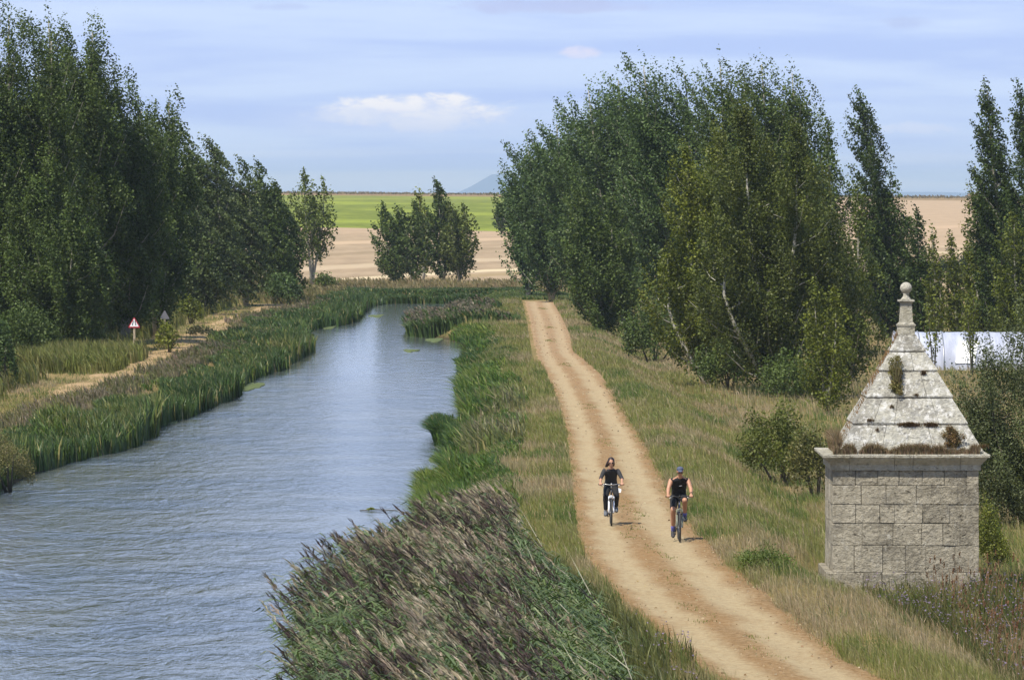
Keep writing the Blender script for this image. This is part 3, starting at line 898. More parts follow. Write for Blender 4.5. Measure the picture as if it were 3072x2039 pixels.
def head(mb, c, tilt=0.0, wid=1.0, turn=0.0):
    """c centre of the head; face towards -y; about 0.235 m tall"""
    c = Vector(c)
    R = lambda v: Vector((v[0] * math.cos(turn) - v[1] * math.sin(turn), v[0] * math.sin(turn) + v[1] * math.cos(turn), 0)) 
    def q(v):
        y = v[1] * math.cos(tilt) - v[2] * math.sin(tilt); z = v[1] * math.sin(tilt) + v[2] * math.cos(tilt)
        r = R((v[0], y)); return c + Vector((r.x, r.y, z))
    mb.ball(q((0, .012, .025)), (.076 * wid, .094, .088), 20)          # skull
    mb.ball(q((0, -.028, -.045)), (.056 * wid, .058, .066), 16)        # face and jaw
    mb.ball(q((0, -.062, -.088)), (.024, .02, .018), 10)               # chin
    mb.tube([q((0, -.088, .012)), q((0, -.108, -.022)), q((0, -.104, -.030))], [.010, .013, .015], 8)   # nose
    mb.ball(q((0, -.084, -.056)), (.024, .010, .009), 10)              # lips
    mb.ball(q((0, -.082, .022)), (.05, .014, .010), 10)                # brow
    for s_ in (-1, 1):
        mb.ball(q((s_ * .076 * wid, .012, -.005)), (.010, .018, .030), 10)   # ears
        mb.ball(q((s_ * .038, -.062, -.025)), (.022, .02, .022), 10)
    mb.tube([q((0, .02, -.05)), q((0, .035, -.17))], [.052, .056], 12)
    return q
def shoe(mb, ankle, toe_dir, s=1.0):
    a = Vector(ankle); d = Vector(toe_dir).normalized()
    heel = a - d * .05 * s + Vector((0, 0, -.055))
    ball_ = a + d * .12 * s + Vector((0, 0, -.068)) + Vector((0, 0, d.z * .02))
    toe = a + d * .185 * s + Vector((0, 0, -.066))
    mb.tube([heel, a.lerp(ball_, .45) + Vector((0, 0, -.015)), ball_, toe], [.040, .047, .046, .030], 12)
    mb.ball(heel, .041, 10); mb.ball(toe, .031, 10)
    mb.tube([a + Vector((0, 0, .02)), a + Vector((0, 0, -.03))], [.042, .046], 12)

TYRE = simple('tyre_rubber', (.035, .035, .035), .8)
RIMM = simple('rim_alloy', (.30, .30, .31), .35, .9)
BLACKM = simple('black_metal', (.018, .018, .02), .4, .3)
STEEL = simple('steel', (.5, .5, .5), .3, .9)
SADM = simple('saddle_leather', (.02, .02, .02), .6)
def torus(mb, c, R_, r, n=40, m_=8, sq_=1.0):
    pts = [(c[0], c[1] + R_ * math.cos(2 * math.pi * i / n), c[2] + R_ * math.sin(2 * math.pi * i / n)) for i in range(n)]
    mb.tube(pts, r, m_, closed=True)
def bicycle(X, Y, Z, rz, label, fork_mat, frame_mat, mir, crank, bar_z, seat_z, s=1.0, steer=0.0, bottle=None):
    b = empty('bicycle', (X, Y, Z), rz)
    b.scale = (s, s, s)
    tag(b, label, 'bicycle', 'bicycles ridden on the track')
    FA, RA, BB = (0, -.63, .34), (0, .43, .34), (0, 0, .29)
    HT, HB = (0, -.425, bar_z - .10), (0, -.47, .74)
    ST = (0, .165, seat_z - .16)
    mb = MB()
    mb.tube([HT, HB], .021, 10); mb.tube([(0, -.432, bar_z - .14), ST], .016, 10); mb.tube([(0, -.462, .76), BB], .020, 10)
    mb.tube([ST, BB], .017, 10); mb.ball(BB, .034, 10)
    for sx in (-1, 1):
        mb.tube([ST, (sx * .055, .30, .55), (sx * .065, RA[1], RA[2])], .008, 6)
        mb.tube([BB, (sx * .05, .15, .31), (sx * .065, RA[1], RA[2])], .010, 6)
    mb.build('frame', frame_mat, b, smooth=True)
    fk = MB()
    fk.tube([(-.062, -.50, .735), (0, -.478, .76), (.062, -.50, .735)], .019, 8)
    for sx in (-1, 1):
        fk.tube([(sx * .062, -.50, .74), (sx * .062, -.545, .60)], .016, 10)
        fk.tube([(sx * .062, -.54, .62), (sx * .062, -.60, .42), (sx * .062, FA[1], FA[2] - .01)], [.023, .022, .018], 10)
    fk.tube([(-.062, -.555, .655), (-.055, -.575, .72), (.055, -.575, .72), (.062, -.555, .655)], .012, 8)
    fk.build('fork', fork_mat, b, smooth=True)
    for nm, A in (('front', FA), ('rear', RA)):
        whl = MB(); torus(whl, A, .325, .0245)
        tyre = whl.build('tyre', TYRE, b, smooth=True)
        r = MB(); torus(r, A, .298, .011, 40, 6); r.build('rim', RIMM, tyre, smooth=True)
        h = MB(); h.tube([(-.05, A[1], A[2]), (.05, A[1], A[2])], .018, 10)
        for k in range(24):
            a = 2 * math.pi * k / 24
            h.tube([(.03 * (-1) ** k, A[1] + .02 * math.cos(a), A[2] + .02 * math.sin(a)), (0, A[1] + .295 * math.cos(a + .2), A[2] + .295 * math.sin(a + .2))], .0013, 4)
        h.build('spokes', STEEL, tyre)
    hb = MB()
    hb.tube([HT, (0, -.43, bar_z - .03)], .016, 8); hb.tube([(0, -.43, bar_z - .03), (0, -.50, bar_z)], .015, 8)
    hb.tube([(-.30, -.475, bar_z + .01), (-.12, -.492, bar_z + .012), (-.05, -.50, bar_z), (.05, -.50, bar_z), (.12, -.492, bar_z + .012), (.30, -.475, bar_z + .01)], .0125, 8)
    bar = hb.build('handlebar', STEEL if mir else BLACKM, b, smooth=True)
    for sx in (-1, 1):
        MB().tube([(sx * .215, -.483, bar_z + .011), (sx * .33, -.472, bar_z + .01)], .0165, 10).build('grip', SADM, bar, smooth=True)
        MB().tube([(sx * .17, -.50, bar_z + .005), (sx * .18, -.525, bar_z - .01), (sx * .26, -.535, bar_z - .03)], .006, 6).build('brake_lever', STEEL, bar, smooth=True)
        MB().ball((sx * .165, -.498, bar_z), (.03, .022, .02), 10).build('shifter', BLACKM, bar, smooth=True)
    lamp = MB().ball((0, -.53, bar_z + .02), (.028, .03, .022), 10).build('bell', STEEL if mir else SADM, bar, smooth=True)
    sd = MB(); sd.tube([(0, .04, seat_z - .018), (0, .12, seat_z - .01), (0, .20, seat_z), (0, .27, seat_z)], [.022, .035, .065, .075], 12)
    sdl = sd.build('saddle', SADM, b, smooth=True)
    MB().tube([ST, (0, .19, seat_z - .03)], .0135, 8).build('seat_post', STEEL, b, smooth=True)
    cs = MB()
    torus(cs, (-.045, 0, .29), .09, .006, 24, 5); torus(cs, (-.045, 0, .29), .045, .012, 16, 5)
    for k in range(5):
        a = 2 * math.pi * k / 5; cs.tube([(-.045, 0, .29), (-.045, .09 * math.cos(a), .29 + .09 * math.sin(a))], .006, 4)
    peds = []
    for sx, a in ((-1, crank), (1, crank + math.pi)):
        e = (sx * .085, -.172 * math.cos(a), .29 + .172 * math.sin(a))
        cs.tube([(sx * .06, 0, .29), e], .010, 6); peds.append((sx * .14, e[1], e[2]))
    cs.build('crankset', BLACKM, b, smooth=True)
    for p_ in peds:
        MB().box(p_[0] - .048, p_[0] + .048, p_[1] - .04, p_[1] + .04, p_[2] - .012, p_[2] + .012).build('pedal', BLACKM, b, bevel=.004)
    for sx in (-1, 1): MB().tube([(sx * .05, -.585, .70), (sx * .035, -.60, .62)], .013, 6).build('brake', BLACKM, b, smooth=True)
    d = MB(); d.tube([(-.06, RA[1] + .01, RA[2]), (-.075, RA[1] + .02, .24), (-.07, RA[1] + .03, .17)], [.014, .012, .02], 6)
    d.build('derailleur', BLACKM, b, smooth=True)
    if mir:
        MB().ball((.02, -.57, .745), (.035, .02, .03), 10).build('headlamp', STEEL, b, smooth=True)
    return b, peds

HEATHER = simple('charcoal_jersey', (.028, .028, .032), .85, nscale=60)
TOPBLK = simple('black_cotton', (.010, .010, .012), .85, nscale=40)
SOCKG = simple('grey_sock', (.35, .35, .36), .9)
SHOEG = simple('grey_shoe', (.12, .13, .15), .7)
HAIRM = simple('dark_brown_hair', (.022, .010, .008), .5, nscale=90, var=.4)
GLASS = simple('dark_lens', (.008, .008, .01), .08, spec=.8)

# --- woman
WX, WY = P(1833, 1576.5, 0)[:2]
WY += .63 + .34 * 0
WX = (1833 - 1536) / F * WY
gzW = 0.0
bk1, pd1 = bicycle(WX, WY, gzW, 0.0, 'mountain bicycle with white suspension fork, under the woman in black',
                   simple('white_fork_paint', (.72, .74, .80), .3, var=.05), simple('black_frame_paint', (.02, .02, .025), .3), True, math.radians(-14 + 180 - 180), 1.04, .96)
def person(X, Y, Z, label):
    e = empty('person', (X, Y, Z)); tag(e, label, 'person', None); return e
pd = sorted(pd1)
H1 = dict(hip=(.10, .20, .99), hz=1.03)
body = MB()
kneeW = [(-.135, -.24, .735), (.135, -.25, .76)]
ankW = [(pd[0][0] - .0, pd[0][1] + .065, pd[0][2] + .095), (pd[1][0], pd[1][1] + .065, pd[1][2] + .095)]
wtop = 1.60
qh = head(body, (-.0, -.20, wtop), .12, .92)
body.loft([((0, .20, .93), .15, .11), ((0, .17, 1.03), .158, .12), ((0, .10, 1.15), .135, .10), ((0, .0, 1.29), .150, .10), ((0, -.07, 1.385), .165, .085), ((0, -.10, 1.43), .09, .06), ((0, -.12, 1.47), .05, .05)], 20)
sh = [(-.175, -.07, 1.375), (.175, -.07, 1.375)]
el = [(-.265, -.20, 1.195), (.275, -.20, 1.195)]
grips = [(-.275, -.477, 1.05), (.275, -.477, 1.05)]
wr = [(-.275, -.405, 1.095), (.275, -.405, 1.095)]
for i in (0, 1):
    sx = (-1, 1)[i]
    limb(body, [sh[i], el[i], wr[i]], [.048, .036, .024])
    hand(body, wr[i], grips[i], sx)
    limb(body, [(sx * .09, .20, .96), kneeW[i], ankW[i]], [.082, .056, .034])
    shoe(body, ankW[i], (0, -1, -.08), .92)
wom = remeshed(body, 'person', SKIN_F, None, .0062, 2, (WX, WY, gzW))
tag(wom, 'dark-haired woman in sunglasses and charcoal top cycling on the left', 'person', 'people cycling towards us')
c = MB()
c.loft([((0, .20, .97), .168, .13), ((0, .17, 1.04), .172, .135), ((0, .10, 1.15), .152, .115), ((0, .0, 1.29), .164, .115), ((0, -.06, 1.37), .168, .10), ((0, -.09, 1.41), .125, .08), ((0, -.105, 1.435), .08, .062)], 20)
for i in (0, 1): limb(c, [sh[i], el[i], Vector(el[i]).lerp(Vector(wr[i]), .22)], [.060, .047, .043])
remeshed(c, 'top', HEATHER, wom, .009, 3)
c = MB()
c.loft([((0, .21, .88), .15, .12), ((0, .19, .97), .172, .138), ((0, .17, 1.03), .166, .13)], 20)
for i in (0, 1):
    sx = (-1, 1)[i]
    k_a = Vector(kneeW[i]).lerp(Vector(ankW[i]), .80)
    limb(c, [(sx * .09, .20, .955), kneeW[i], k_a], [.098, .074, .055])
remeshed(c, 'trousers', TOPBLK, wom, .009, 3)
for i in (0, 1):
    c = MB(); k_a = Vector(kneeW[i]).lerp(Vector(ankW[i]), .80)
    limb(c, [k_a, ankW[i]], [.043, .040]); remeshed(c, 'sock', SOCKG, wom, .007, 2)
    c = MB(); 
    n0 = len(c.v); shoe(c, ankW[i], (0, -1, -.08), .98)
    cc = Vector(ankW[i]) + Vector((0, -.05, -.05))
    c.v = [tuple(cc + (Vector(v) - cc) * 1.10) for v in c.v]
    remeshed(c, 'shoe', SHOEG, wom, .007, 2)
hr = MB()
hr.ball(qh((0, .03, .045)), (.088, .098, .090), 18)
hr.ball(qh((0, .06, -.02)), (.083, .07, .10), 14)
hr.tube([qh((-.06, .03, .03)), qh((-.092, .04, -.04)), qh((-.11, .08, -.11)), qh((-.15, .12, -.13))], [.035, .04, .034, .014], 10)
hr.tube([qh((-.05, .08, 0)), qh((-.09, .10, -.08)), qh((-.14, .14, -.09))], [.04, .04, .014], 10)
hr.tube([qh((.06, .04, .02)), qh((.075, .05, -.05)), qh((.07, .07, -.12))], [.025, .022, .012], 10)
remeshed(hr, 'hair', HAIRM, wom, .007, 1)
gl = MB()
for s_ in (-1, 1):
    gl.ball(qh((s_ * .033, -.086, -.004)), (.030, .014, .018), 12)
    gl.tube([qh((s_ * .06, -.075, 0)), qh((s_ * .078, -.01, .004))], .004, 6)
gl.tube([qh((-.012, -.097, 0)), qh((.012, -.097, 0))], .005, 6)
gl.build('sunglasses', GLASS, wom, smooth=True)
# --- man
MX, MY_ = P(2037, 1624, 0)[:2]
MY_ += .66; MX = (2037 - 1536) / F * MY_
bk2, pd2 = bicycle(MX, MY_, 0.0, 0.0, 'dark mountain bicycle with olive-grey fork, under the man in the cap',
                   simple('grey_fork_paint', (.17, .18, .14), .4, var=.1), simple('navy_frame_paint', (.02, .025, .06), .35), False, math.radians(-97), 1.04, 1.0, 1.04)
pdm = [(p[0] * 1.04, p[1] * 1.04, p[2] * 1.04) for p in pd2]
body = MB()
mtop = 1.685
qm = head(body, (.02, -.25, mtop), .22, 1.0)
body.loft([((0, .22, 1.02), .165, .12), ((0, .20, 1.10), .168, .125), ((0, .12, 1.24), .16, .115), ((.0, .0, 1.38), .185, .12), ((.01, -.10, 1.49), .20, .10), ((.015, -.14, 1.54), .12, .07), ((.02, -.18, 1.585), .062, .06)], 20)
shm = [(-.198, -.09, 1.462), (.212, -.09, 1.462)]
elm = [(-.268, -.24, 1.26), (.285, -.24, 1.26)]
grm = [(-.278, -.496, 1.094), (.283, -.496, 1.094)]
wrm = [(-.280, -.425, 1.14), (.285, -.425, 1.14)]
kneeM = [(-.15, -.28, .845), (.13, -.33, 1.02)]
ankM = [(pdm[0][0], pdm[0][1] + .07, pdm[0][2] + .105), (pdm[1][0], pdm[1][1] + .07, pdm[1][2] + .105)]
kneeM = [(-.15, -.215, .755), (.135, -.30, .985)]
for i in (0, 1):
    sx = (-1, 1)[i]
    limb(body, [shm[i], elm[i], wrm[i]], [.060, .046, .030])
    hand(body, wrm[i], grm[i], sx)
    limb(body, [(sx * .10, .21, 1.05), kneeM[i], Vector(kneeM[i]).lerp(Vector(ankM[i]), .35) + Vector((0, .02, 0)), ankM[i]], [.092, .062, .060, .038])
    shoe(body, ankM[i], (0, -1, -.1 - .25 * (1 - i)), 1.05)
man = remeshed(body, 'person', SKIN_M, None, .0066, 2, (MX, MY_, 0))
tag(man, 'man in a blue-grey cap, black sleeveless jersey, shorts and blue socks, cycling on the right', 'person', 'people cycling towards us')
c = MB()
c.loft([((0, .22, 1.04), .182, .14), ((0, .19, 1.12), .184, .145), ((0, .12, 1.24), .178, .135), ((0, .0, 1.38), .20, .137), ((.01, -.09, 1.455), .200, .120), ((.012, -.12, 1.505), .158, .098), ((.015, -.145, 1.54), .095, .07)], 20)
for i in (0, 1): limb(c, [Vector(shm[i]) * 1.0 + Vector((-.02 * (-1, 1)[i], 0, 0)), Vector(shm[i]).lerp(Vector(elm[i]), .05)], [.066, .060])
jer = remeshed(c, 'jersey', TOPBLK, man, .009, 3)
plate([(-.03, 0), (.032, .012), (.03, .024), (-.032, .012)], -.004, .0).build('emblem', simple('reflective_print', (.4, .4, .42), .4), jer, loc=(.035, -.175, 1.325))
c = MB()
c.loft([((0, .23, .96), .16, .13), ((0, .21, 1.05), .184, .145), ((0, .19, 1.11), .18, .138)], 20)
for i in (0, 1):
    sx = (-1, 1)[i]
    kk = Vector((sx * .10, .21, 1.04)).lerp(Vector(kneeM[i]), .80)
    limb(c, [(sx * .10, .21, 1.04), kk], [.108, .088])
remeshed(c, 'shorts', TOPBLK, man, .009, 3)
SOCKB = simple('blue_sock', (.15, .16, .52), .9)
SHOEK = simple('black_shoe', (.03, .03, .035), .6)
for i in (0, 1):
    c = MB(); k_a = Vector(kneeM[i]).lerp(Vector(ankM[i]), .80)
    limb(c, [k_a, ankM[i]], [.050, .045]); remeshed(c, 'sock', SOCKB, man, .007, 2)
    c = MB(); shoe(c, ankM[i], (0, -1, -.1 - .25 * (1 - i)), 1.05)
    cc = Vector(ankM[i]) + Vector((0, -.06, -.05))
    c.v = [tuple(cc + (Vector(v) - cc) * 1.10) for v in c.v]
    remeshed(c, 'shoe', SHOEK, man, .007, 2)
CAPM = simple('blue_grey_cap', (.075, .09, .15), .85, nscale=50)
c = MB(); c.ball(qm((0, .012, .060)), (.086, .102, .068), 20)
c.loft([(qm((0, -.08, .052)), .062, .030), (qm((0, -.12, .046)), .058, .028), (qm((0, -.155, .036)), .035, .014)], 14)
v2 = []
cap = remeshed(c, 'cap', CAPM, man, .007, 2)
gl = MB()
for s_ in (-1, 1): gl.ball(qm((s_ * .033, -.088, -.002)), (.030, .014, .017), 12)
gl.build('sunglasses', GLASS, man, smooth=True)
hr = MB(); hr.ball(qm((0, .055, -.02)), (.080, .062, .07), 14); hr.build('hair', HAIRM, man, smooth=True)
MB().tube([Vector(wrm[1]) + Vector((0, .02, .01)), Vector(wrm[1]) + Vector((0, .045, .03))], .036, 14).build('wristwatch', BLACKM, man, smooth=True)
BARK_PALE = simple('pale_bark', (.46, .44, .38), .85, nscale=5, var=.3, bstr=.5)

# ------------------------------------------------------------------ vegetation
def strips(P0, P1, P2, w0, w1, side, colr):
    """tapering bent blades: base P0, middle P1, tip P2 -> triangles"""
    n = len(P0)
    s = side
    V = np.empty((n, 5, 3)); V[:, 0] = P0 - s * w0[:, None]; V[:, 1] = P0 + s * w0[:, None]
    V[:, 2] = P1 + s * w1[:, None]; V[:, 3] = P1 - s * w1[:, None]; V[:, 4] = P2
    b = (np.arange(n) * 5)[:, None]
    Fc = np.stack([b + [[0, 1, 2]], b + [[0, 2, 3]], b + [[3, 2, 4]]], 1).reshape(-1, 3)
    return V.reshape(-1, 3), Fc, np.repeat(colr, 3, axis=0)
def join(parts):
    V = []; Fc = []; C = []; b = 0
    for v, f, c in parts:
        V.append(v); Fc.append(f + b); C.append(c); b += len(v)
    return np.concatenate(V), np.concatenate(Fc), np.concatenate(C)
def sides(rng, n, face=.6):
    a = rng.uniform(-1, 1, n) * math.pi * face * .5 + 0
    return np.stack([np.cos(a), np.sin(a), np.zeros(n)], 1)
def blades(rng, X, Y, Z, h, w, lean, colr, droop=.25, face=1.4):
    """upright blades leaning by vector lean (fraction of height)"""
    n = len(X)
    P0 = np.stack([X, Y, Z], 1)
    ld = rng.normal(0, .16, (n, 2)) + np.array(lean)[None, :]
    P1 = P0 + np.stack([ld[:, 0] * h * .35, ld[:, 1] * h * .35, h * .6], 1)
    P2 = P0 + np.stack([ld[:, 0] * h * (1 + droop), ld[:, 1] * h * (1 + droop), h * np.clip(1 - .4 * np.hypot(ld[:, 0], ld[:, 1]), .5, 1)], 1)
    return strips(P0, P1, P2, w, w * .8, sides(rng, n, face), colr)
def zone(rng, n, Y0, Y1, xl, xr, pw=1.0):
    u = rng.random(n)
    if abs(pw - 1) < 1e-6: Y = Y0 * (Y1 / Y0) ** u
    else: Y = Y0 + (Y1 - Y0) * u ** pw
    a, b = xl(Y), xr(Y)
    return a + (b - a) * rng.random(n), Y
def bcol(rng, base, n, var=.25):
    return np.clip(base * (1 + rng.uniform(-var, var, (n, 1))) * (1 + rng.uniform(-.06, .06, (n, 3))), 0, 1)
def stuff(name, parts, mat, label, cat):
    V, Fc, C = join(parts)
    ob = link(name, np_mesh(name, V, Fc, C), mat)
    tag(ob, label, cat, kind='stuff'); return ob
G_OLIVE = [(.205,.215,.070), (.245,.24,.085), (.165,.195,.050), (.29,.27,.12), (.215,.225,.068)]
G_TAN = [(.36,.285,.18), (.31,.25,.15), (.26,.23,.12), (.44,.35,.24), (.40,.31,.22)]
G_GREEN = [(.075,.12,.028), (.11,.16,.04), (.15,.19,.06)]
G_SEDGE = [(.035,.075,.014), (.060,.115,.018), (.105,.17,.022), (.17,.20,.04)]
G_REEDL = [(.040,.072,.016), (.060,.105,.022), (.055,.095,.034), (.10,.145,.030), (.16,.17,.05)]

def grass_cols(rng, X, Y, mixv=0.0, gr=.0):
    p = fbm(X * .55, Y * .30, 11); q = fbm(X * .3 + 20, Y * .12, 17)
    C = pal(G_OLIVE, smoothstep(.3, .7, p))
    tn = smoothstep(.52, .68, q + mixv)[:, None]
    C = C * (1 - tn) + pal(G_TAN, rng.random(len(X))) * tn
    gn = smoothstep(.56, .66, fbm(X * .6 - 9, Y * .25, 23) + gr)[:, None]
    C = C * (1 - gn) + pal(G_GREEN, rng.random(len(X))) * gn
    dry = (rng.random(len(X)) < .12)[:, None]
    C = np.where(dry, pal(G_TAN, rng.random(len(X))), C)
    return bcol(rng, C, len(X), .20)

r = np.random.default_rng(21)
# left verge of the track (between canal margin and track)
parts = []
def grass_zone(n_, Y0, Y1, xl, xr, h0, h1, mixv=0, gr=0, wk=.58e-4, lean=(-.18, 0), skip=None, pw=1.0):
    X, Y = zone(r, int(n_ * 2.0), Y0, Y1, xl, xr, pw)
    cl = fbm(X * .8, Y * .5, 31)
    k = r.random(len(X)) < np.clip(.45 + 1.3 * (cl - .3), .15, 1)
    if skip is not None: k &= ~skip(X, Y)
    X, Y, cl = X[k], Y[k], cl[k]
    h = (h0 + (h1 - h0) * r.random(len(X)) ** 1.4) * (.6 + .8 * cl)
    w_ = Y * wk * r.uniform(.5, 1.3, len(X))
    parts.append(blades(r, X, Y, gz(X, Y) - .03, h, w_, lean, grass_cols(r, X, Y, mixv, gr)))
grass_zone(95000, 80, 486, lambda Y: np.minimum(wat_r(Y) + .6, track_l(Y) - .8), lambda Y: track_l(Y) + .10 - .35 * (Y > 300), .14, .46, .03, -.03)
grass_zone(26000, 80, 486, lambda Y: track_l(Y) - .5, lambda Y: track_l(Y) + (.28 + .25 * (vn(Y * .4, Y * 0, 2) - .3)) * (Y < 270) - .25 * (Y > 270), .06, .22, .03, 0)
stuff('grass', parts, GRASS, 'olive and straw coloured grass on the strip between canal and track', 'grass'); parts = []
hutskip = lambda X, Y: (X > BX0 - .15) & (X < BX1 + .15) & (Y > BY - .15) & (Y < BY + BD + .2)
grass_zone(130000, 84, 486, lambda Y: track_r(Y) - .05, lambda Y: track_r(Y) + 5.5, .14, .46, .05, .0, skip=hutskip)
grass_zone(24000, 84, 486, lambda Y: track_r(Y) - (.30 + .25 * (vn(Y * .35, Y * 0, 6) - .3)) * (Y < 270) + .2 * (Y > 270), lambda Y: track_r(Y) + .4, .06, .22, .03, 0)
grass_zone(70000, 92, 250, lambda Y: track_r(Y) + 4.5, lambda Y: .092 * Y + 3.0, .20, .55, .02, .03, skip=hutskip)
grass_zone(50000, 250, 560, lambda Y: track_r(Y) + 5, lambda Y: .092 * Y + 5.0, .25, .6, .16, -.05)
stuff('grass', parts, GRASS, 'mixed dry and green grass on the slope right of the track', 'grass'); parts = []
# tufts of weeds growing in the track centre
n = 2600
tc_ = [(165, .5), (158.5, .55), (150, .45), (132, .5), (121, .42), (300, .5), (350, .45), (205, .5), (112, .55), (240, .52), (450, .5), (385, .48), (142, .56)]
X = []; Y = []
for (yy, uu) in tc_:
    m_ = 130
    yv = yy + r.choice([-2.2, -.6, 1.1, 2.6], m_) + r.normal(0, .35, m_); X.append(track_l(yv) + (track_r(yv) - track_l(yv)) * uu + np.sin(np.round(yv)) * .15 + r.normal(0, .11, m_)); Y.append(yv)
X = np.concatenate(X); Y = np.concatenate(Y)
parts.append(blades(r, X, Y, np.zeros(len(X)) - .01, r.uniform(.02, .075, len(X)), Y * .8e-4, (0, 0), bcol(r, pal(G_OLIVE, r.random(len(X))) * .9, len(X), .3), .6))
stuff('weeds', parts, GRASS, 'low green weeds in the middle of the dirt track', 'weeds'); parts = []
# loose stones on the track
n = 5200
X, Y = zone(r, n, 84, 420, lambda Y: track_l(Y) + .05, lambda Y: track_r(Y) - .05)
uu = (X - track_l(Y)) / (track_r(Y) - track_l(Y))
k = r.random(n) < np.where((np.abs(uu - .27) < .11) | (np.abs(uu - .70) < .11), .12, .9)
X, Y = X[k], Y[k]; n = len(X); rs = (.010 + .022 * r.random(n) ** 2.5) * (Y / 150) ** .4
base8 = np.array([(-1,-1,-.4),(1,-1,-.4),(1,1,-.4),(-1,1,-.4),(-.6,-.6,.7),(.7,-.5,.6),(.5,.7,.75),(-.6,.5,.6)])
V = base8[None] * rs[:, None, None] * r.uniform(.7, 1.3, (n, 1, 3)) + np.stack([X, Y, np.full(n, .008)], 1)[:, None]
q6 = np.array([(4,5,6,7),(0,1,5,4),(1,2,6,5),(2,3,7,6),(3,0,4,7)])
Fc = (np.arange(n) * 8)[:, None, None] + q6[None]
Cc = np.repeat(bcol(r, pal([(.20,.12,.06),(.36,.26,.15),(.48,.40,.28),(.15,.10,.06)], r.random(n)), n, .3), 5, axis=0)
tag(link('gravel', np_mesh('gravel', V.reshape(-1, 3), Fc.reshape(-1, 4), Cc), GRASS), 'loose stones scattered over the dirt track', 'gravel', kind='stuff')

# left bank: dry grass, weeds, taller growth under the poplars
grass_zone(90000, 185, 560, lambda Y: -.0885 * Y - 4, lambda Y: wat_l(Y) - 1.6, .08, .30, .14, .0, skip=lambda X, Y: (X > -20.0) & (X < -17.7) & (Y < 470) & (fbm(X, Y * .3, 41) < .47))
stuff('grass', parts, GRASS, 'straw coloured grass on the left bank beside the footpath', 'grass'); parts = []
def weeds(n, Y0, Y1, xl, xr, h0, h1, cols, wk=1.5e-4, lean=(-.2, 0), cf=.9, thr=.48, seed=51):
    X, Y = zone(r, n, Y0, Y1, xl, xr)
    cl = fbm(X * cf * .5, Y * cf * .25, seed); k = cl > thr; X, Y, cl = X[k], Y[k], cl[k]
    h = (h0 + (h1 - h0) * r.random(len(X))) * (.65 + .7 * smoothstep(thr, thr + .15, cl))
    C = bcol(r, pal(cols, np.clip(fbm(X * .8, Y * .4, seed + 5) * 1.2 - .1 + r.normal(0, .12, len(X)), 0, 1)), len(X), .3)
    parts.append(blades(r, X, Y, gz(X, Y) - .03, h, Y * wk * r.uniform(.5, 1.2, len(X)), lean, C, .3))
weeds(42000, 235, 470, lambda Y: -.0885 * Y - 3, lambda Y: -21.2 + 0 * Y, .35, .95, [(.11,.11,.035), (.15,.145,.05), (.10,.12,.03), (.20,.16,.09)], thr=.42)
weeds(16000, 190, 480, lambda Y: wat_l(Y) - 4.6, lambda Y: wat_l(Y) - 2.2, .15, .45, [(.16,.14,.08), (.20,.16,.13), (.11,.12,.04), (.13,.12,.10)], thr=.40, seed=66)
weeds(14000, 470, 533, lambda Y: -.0885 * Y - 3, lambda Y: wat_l(Y) - 3, .2, .6, [(.24,.19,.11), (.17,.15,.07), (.12,.13,.04)], thr=.35, seed=78)
weeds(26000, 534, 600, lambda Y: -.0885 * Y - 3, lambda Y: .06 * Y, .2, .6, [(.24,.19,.11), (.17,.15,.07), (.30,.23,.14), (.12,.13,.04)], thr=.35, seed=77)
weeds(9000, 284, 313, lambda Y: -23.5 + 0 * Y, lambda Y: -18.9 + 0 * Y, .45, 1.0, [(.12,.14,.035), (.17,.18,.05), (.20,.18,.08)], thr=.30, seed=90)
stuff('weeds', parts, GRASS, 'tall olive weeds along the foot of the left trees', 'weeds'); parts = []

# reeds and sedges along the water
def reedbed(n, Y0, Y1, xl, xr, h0, h1, cols, lean=(-.16, 0), wk=1.75e-4, seed=3, hfun=None, clump=.25, pw=1.0, thr=0.0, edge=True):
    X, Y = zone(r, int(n * .75), Y0, Y1, xl, xr, pw)
    cl = fbm(X * .45, Y * .16, seed); cs = fbm(X * 1.6, Y * .7, seed + 9)
    if thr:
        k = cl > thr; X, Y, cl, cs = X[k], Y[k], cl[k], cs[k]
    h = (h0 + (h1 - h0) * r.random(len(X)) ** .7) * (1 + clump * 2 * (cl - .5)) * (1 + .30 * (cs - .5)) * .80 * (.38 + .78 * vn(X * .3, Y * .14, seed + 40)) * (1 + .25 * smoothstep(330, 240, Y))
    C = pal(cols, np.clip((cs - .5) * 1.1 + .42 + (fbm(X * .35, Y * .09, seed + 4) - .5) * 1.5 + r.normal(0, .20, len(X)), 0, 1))
    dead = (r.random(len(X)) < .07)[:, None]
    C = np.where(dead, np.array([(.26, .23, .10)]), C)
    C = bcol(r, C, len(X), .35)
    z0 = np.maximum(gz(X, Y), -1.02) - .02
    h = np.maximum(h - (z0 + 1) * .95, .3)
    return blades(r, X, Y, z0, h, Y * wk * r.uniform(.5, 1.25, len(X)), lean, C, .3), (X, Y, z0, h)
e1 = lambda Y: 1.1 * (vn(Y * .085, Y * 0, 8) - .5) + .25 * (vn(Y * .5, Y * 0, 9) - .5)
p1, _ = reedbed(85000, 186, 366, lambda Y: wat_l(Y) - 1.5 - 1.1 * vn(Y * .13, Y * 0, 1), lambda Y: wat_l(Y) + e1(Y), 1.1, 1.7, G_REEDL, seed=3)
p2, _ = reedbed(26000, 186, 366, lambda Y: wat_l(Y) - 2.6, lambda Y: wat_l(Y) - 1.0, .9, 1.4, [(.05,.09,.015), (.09,.14,.02), (.13,.16,.03)], seed=5, thr=.48)
p2b, _ = reedbed(26000, 325, 374, lambda Y: wat_l(Y) - 4.5, lambda Y: wat_l(Y) + .3, 1.7, 2.2, G_REEDL, seed=13)
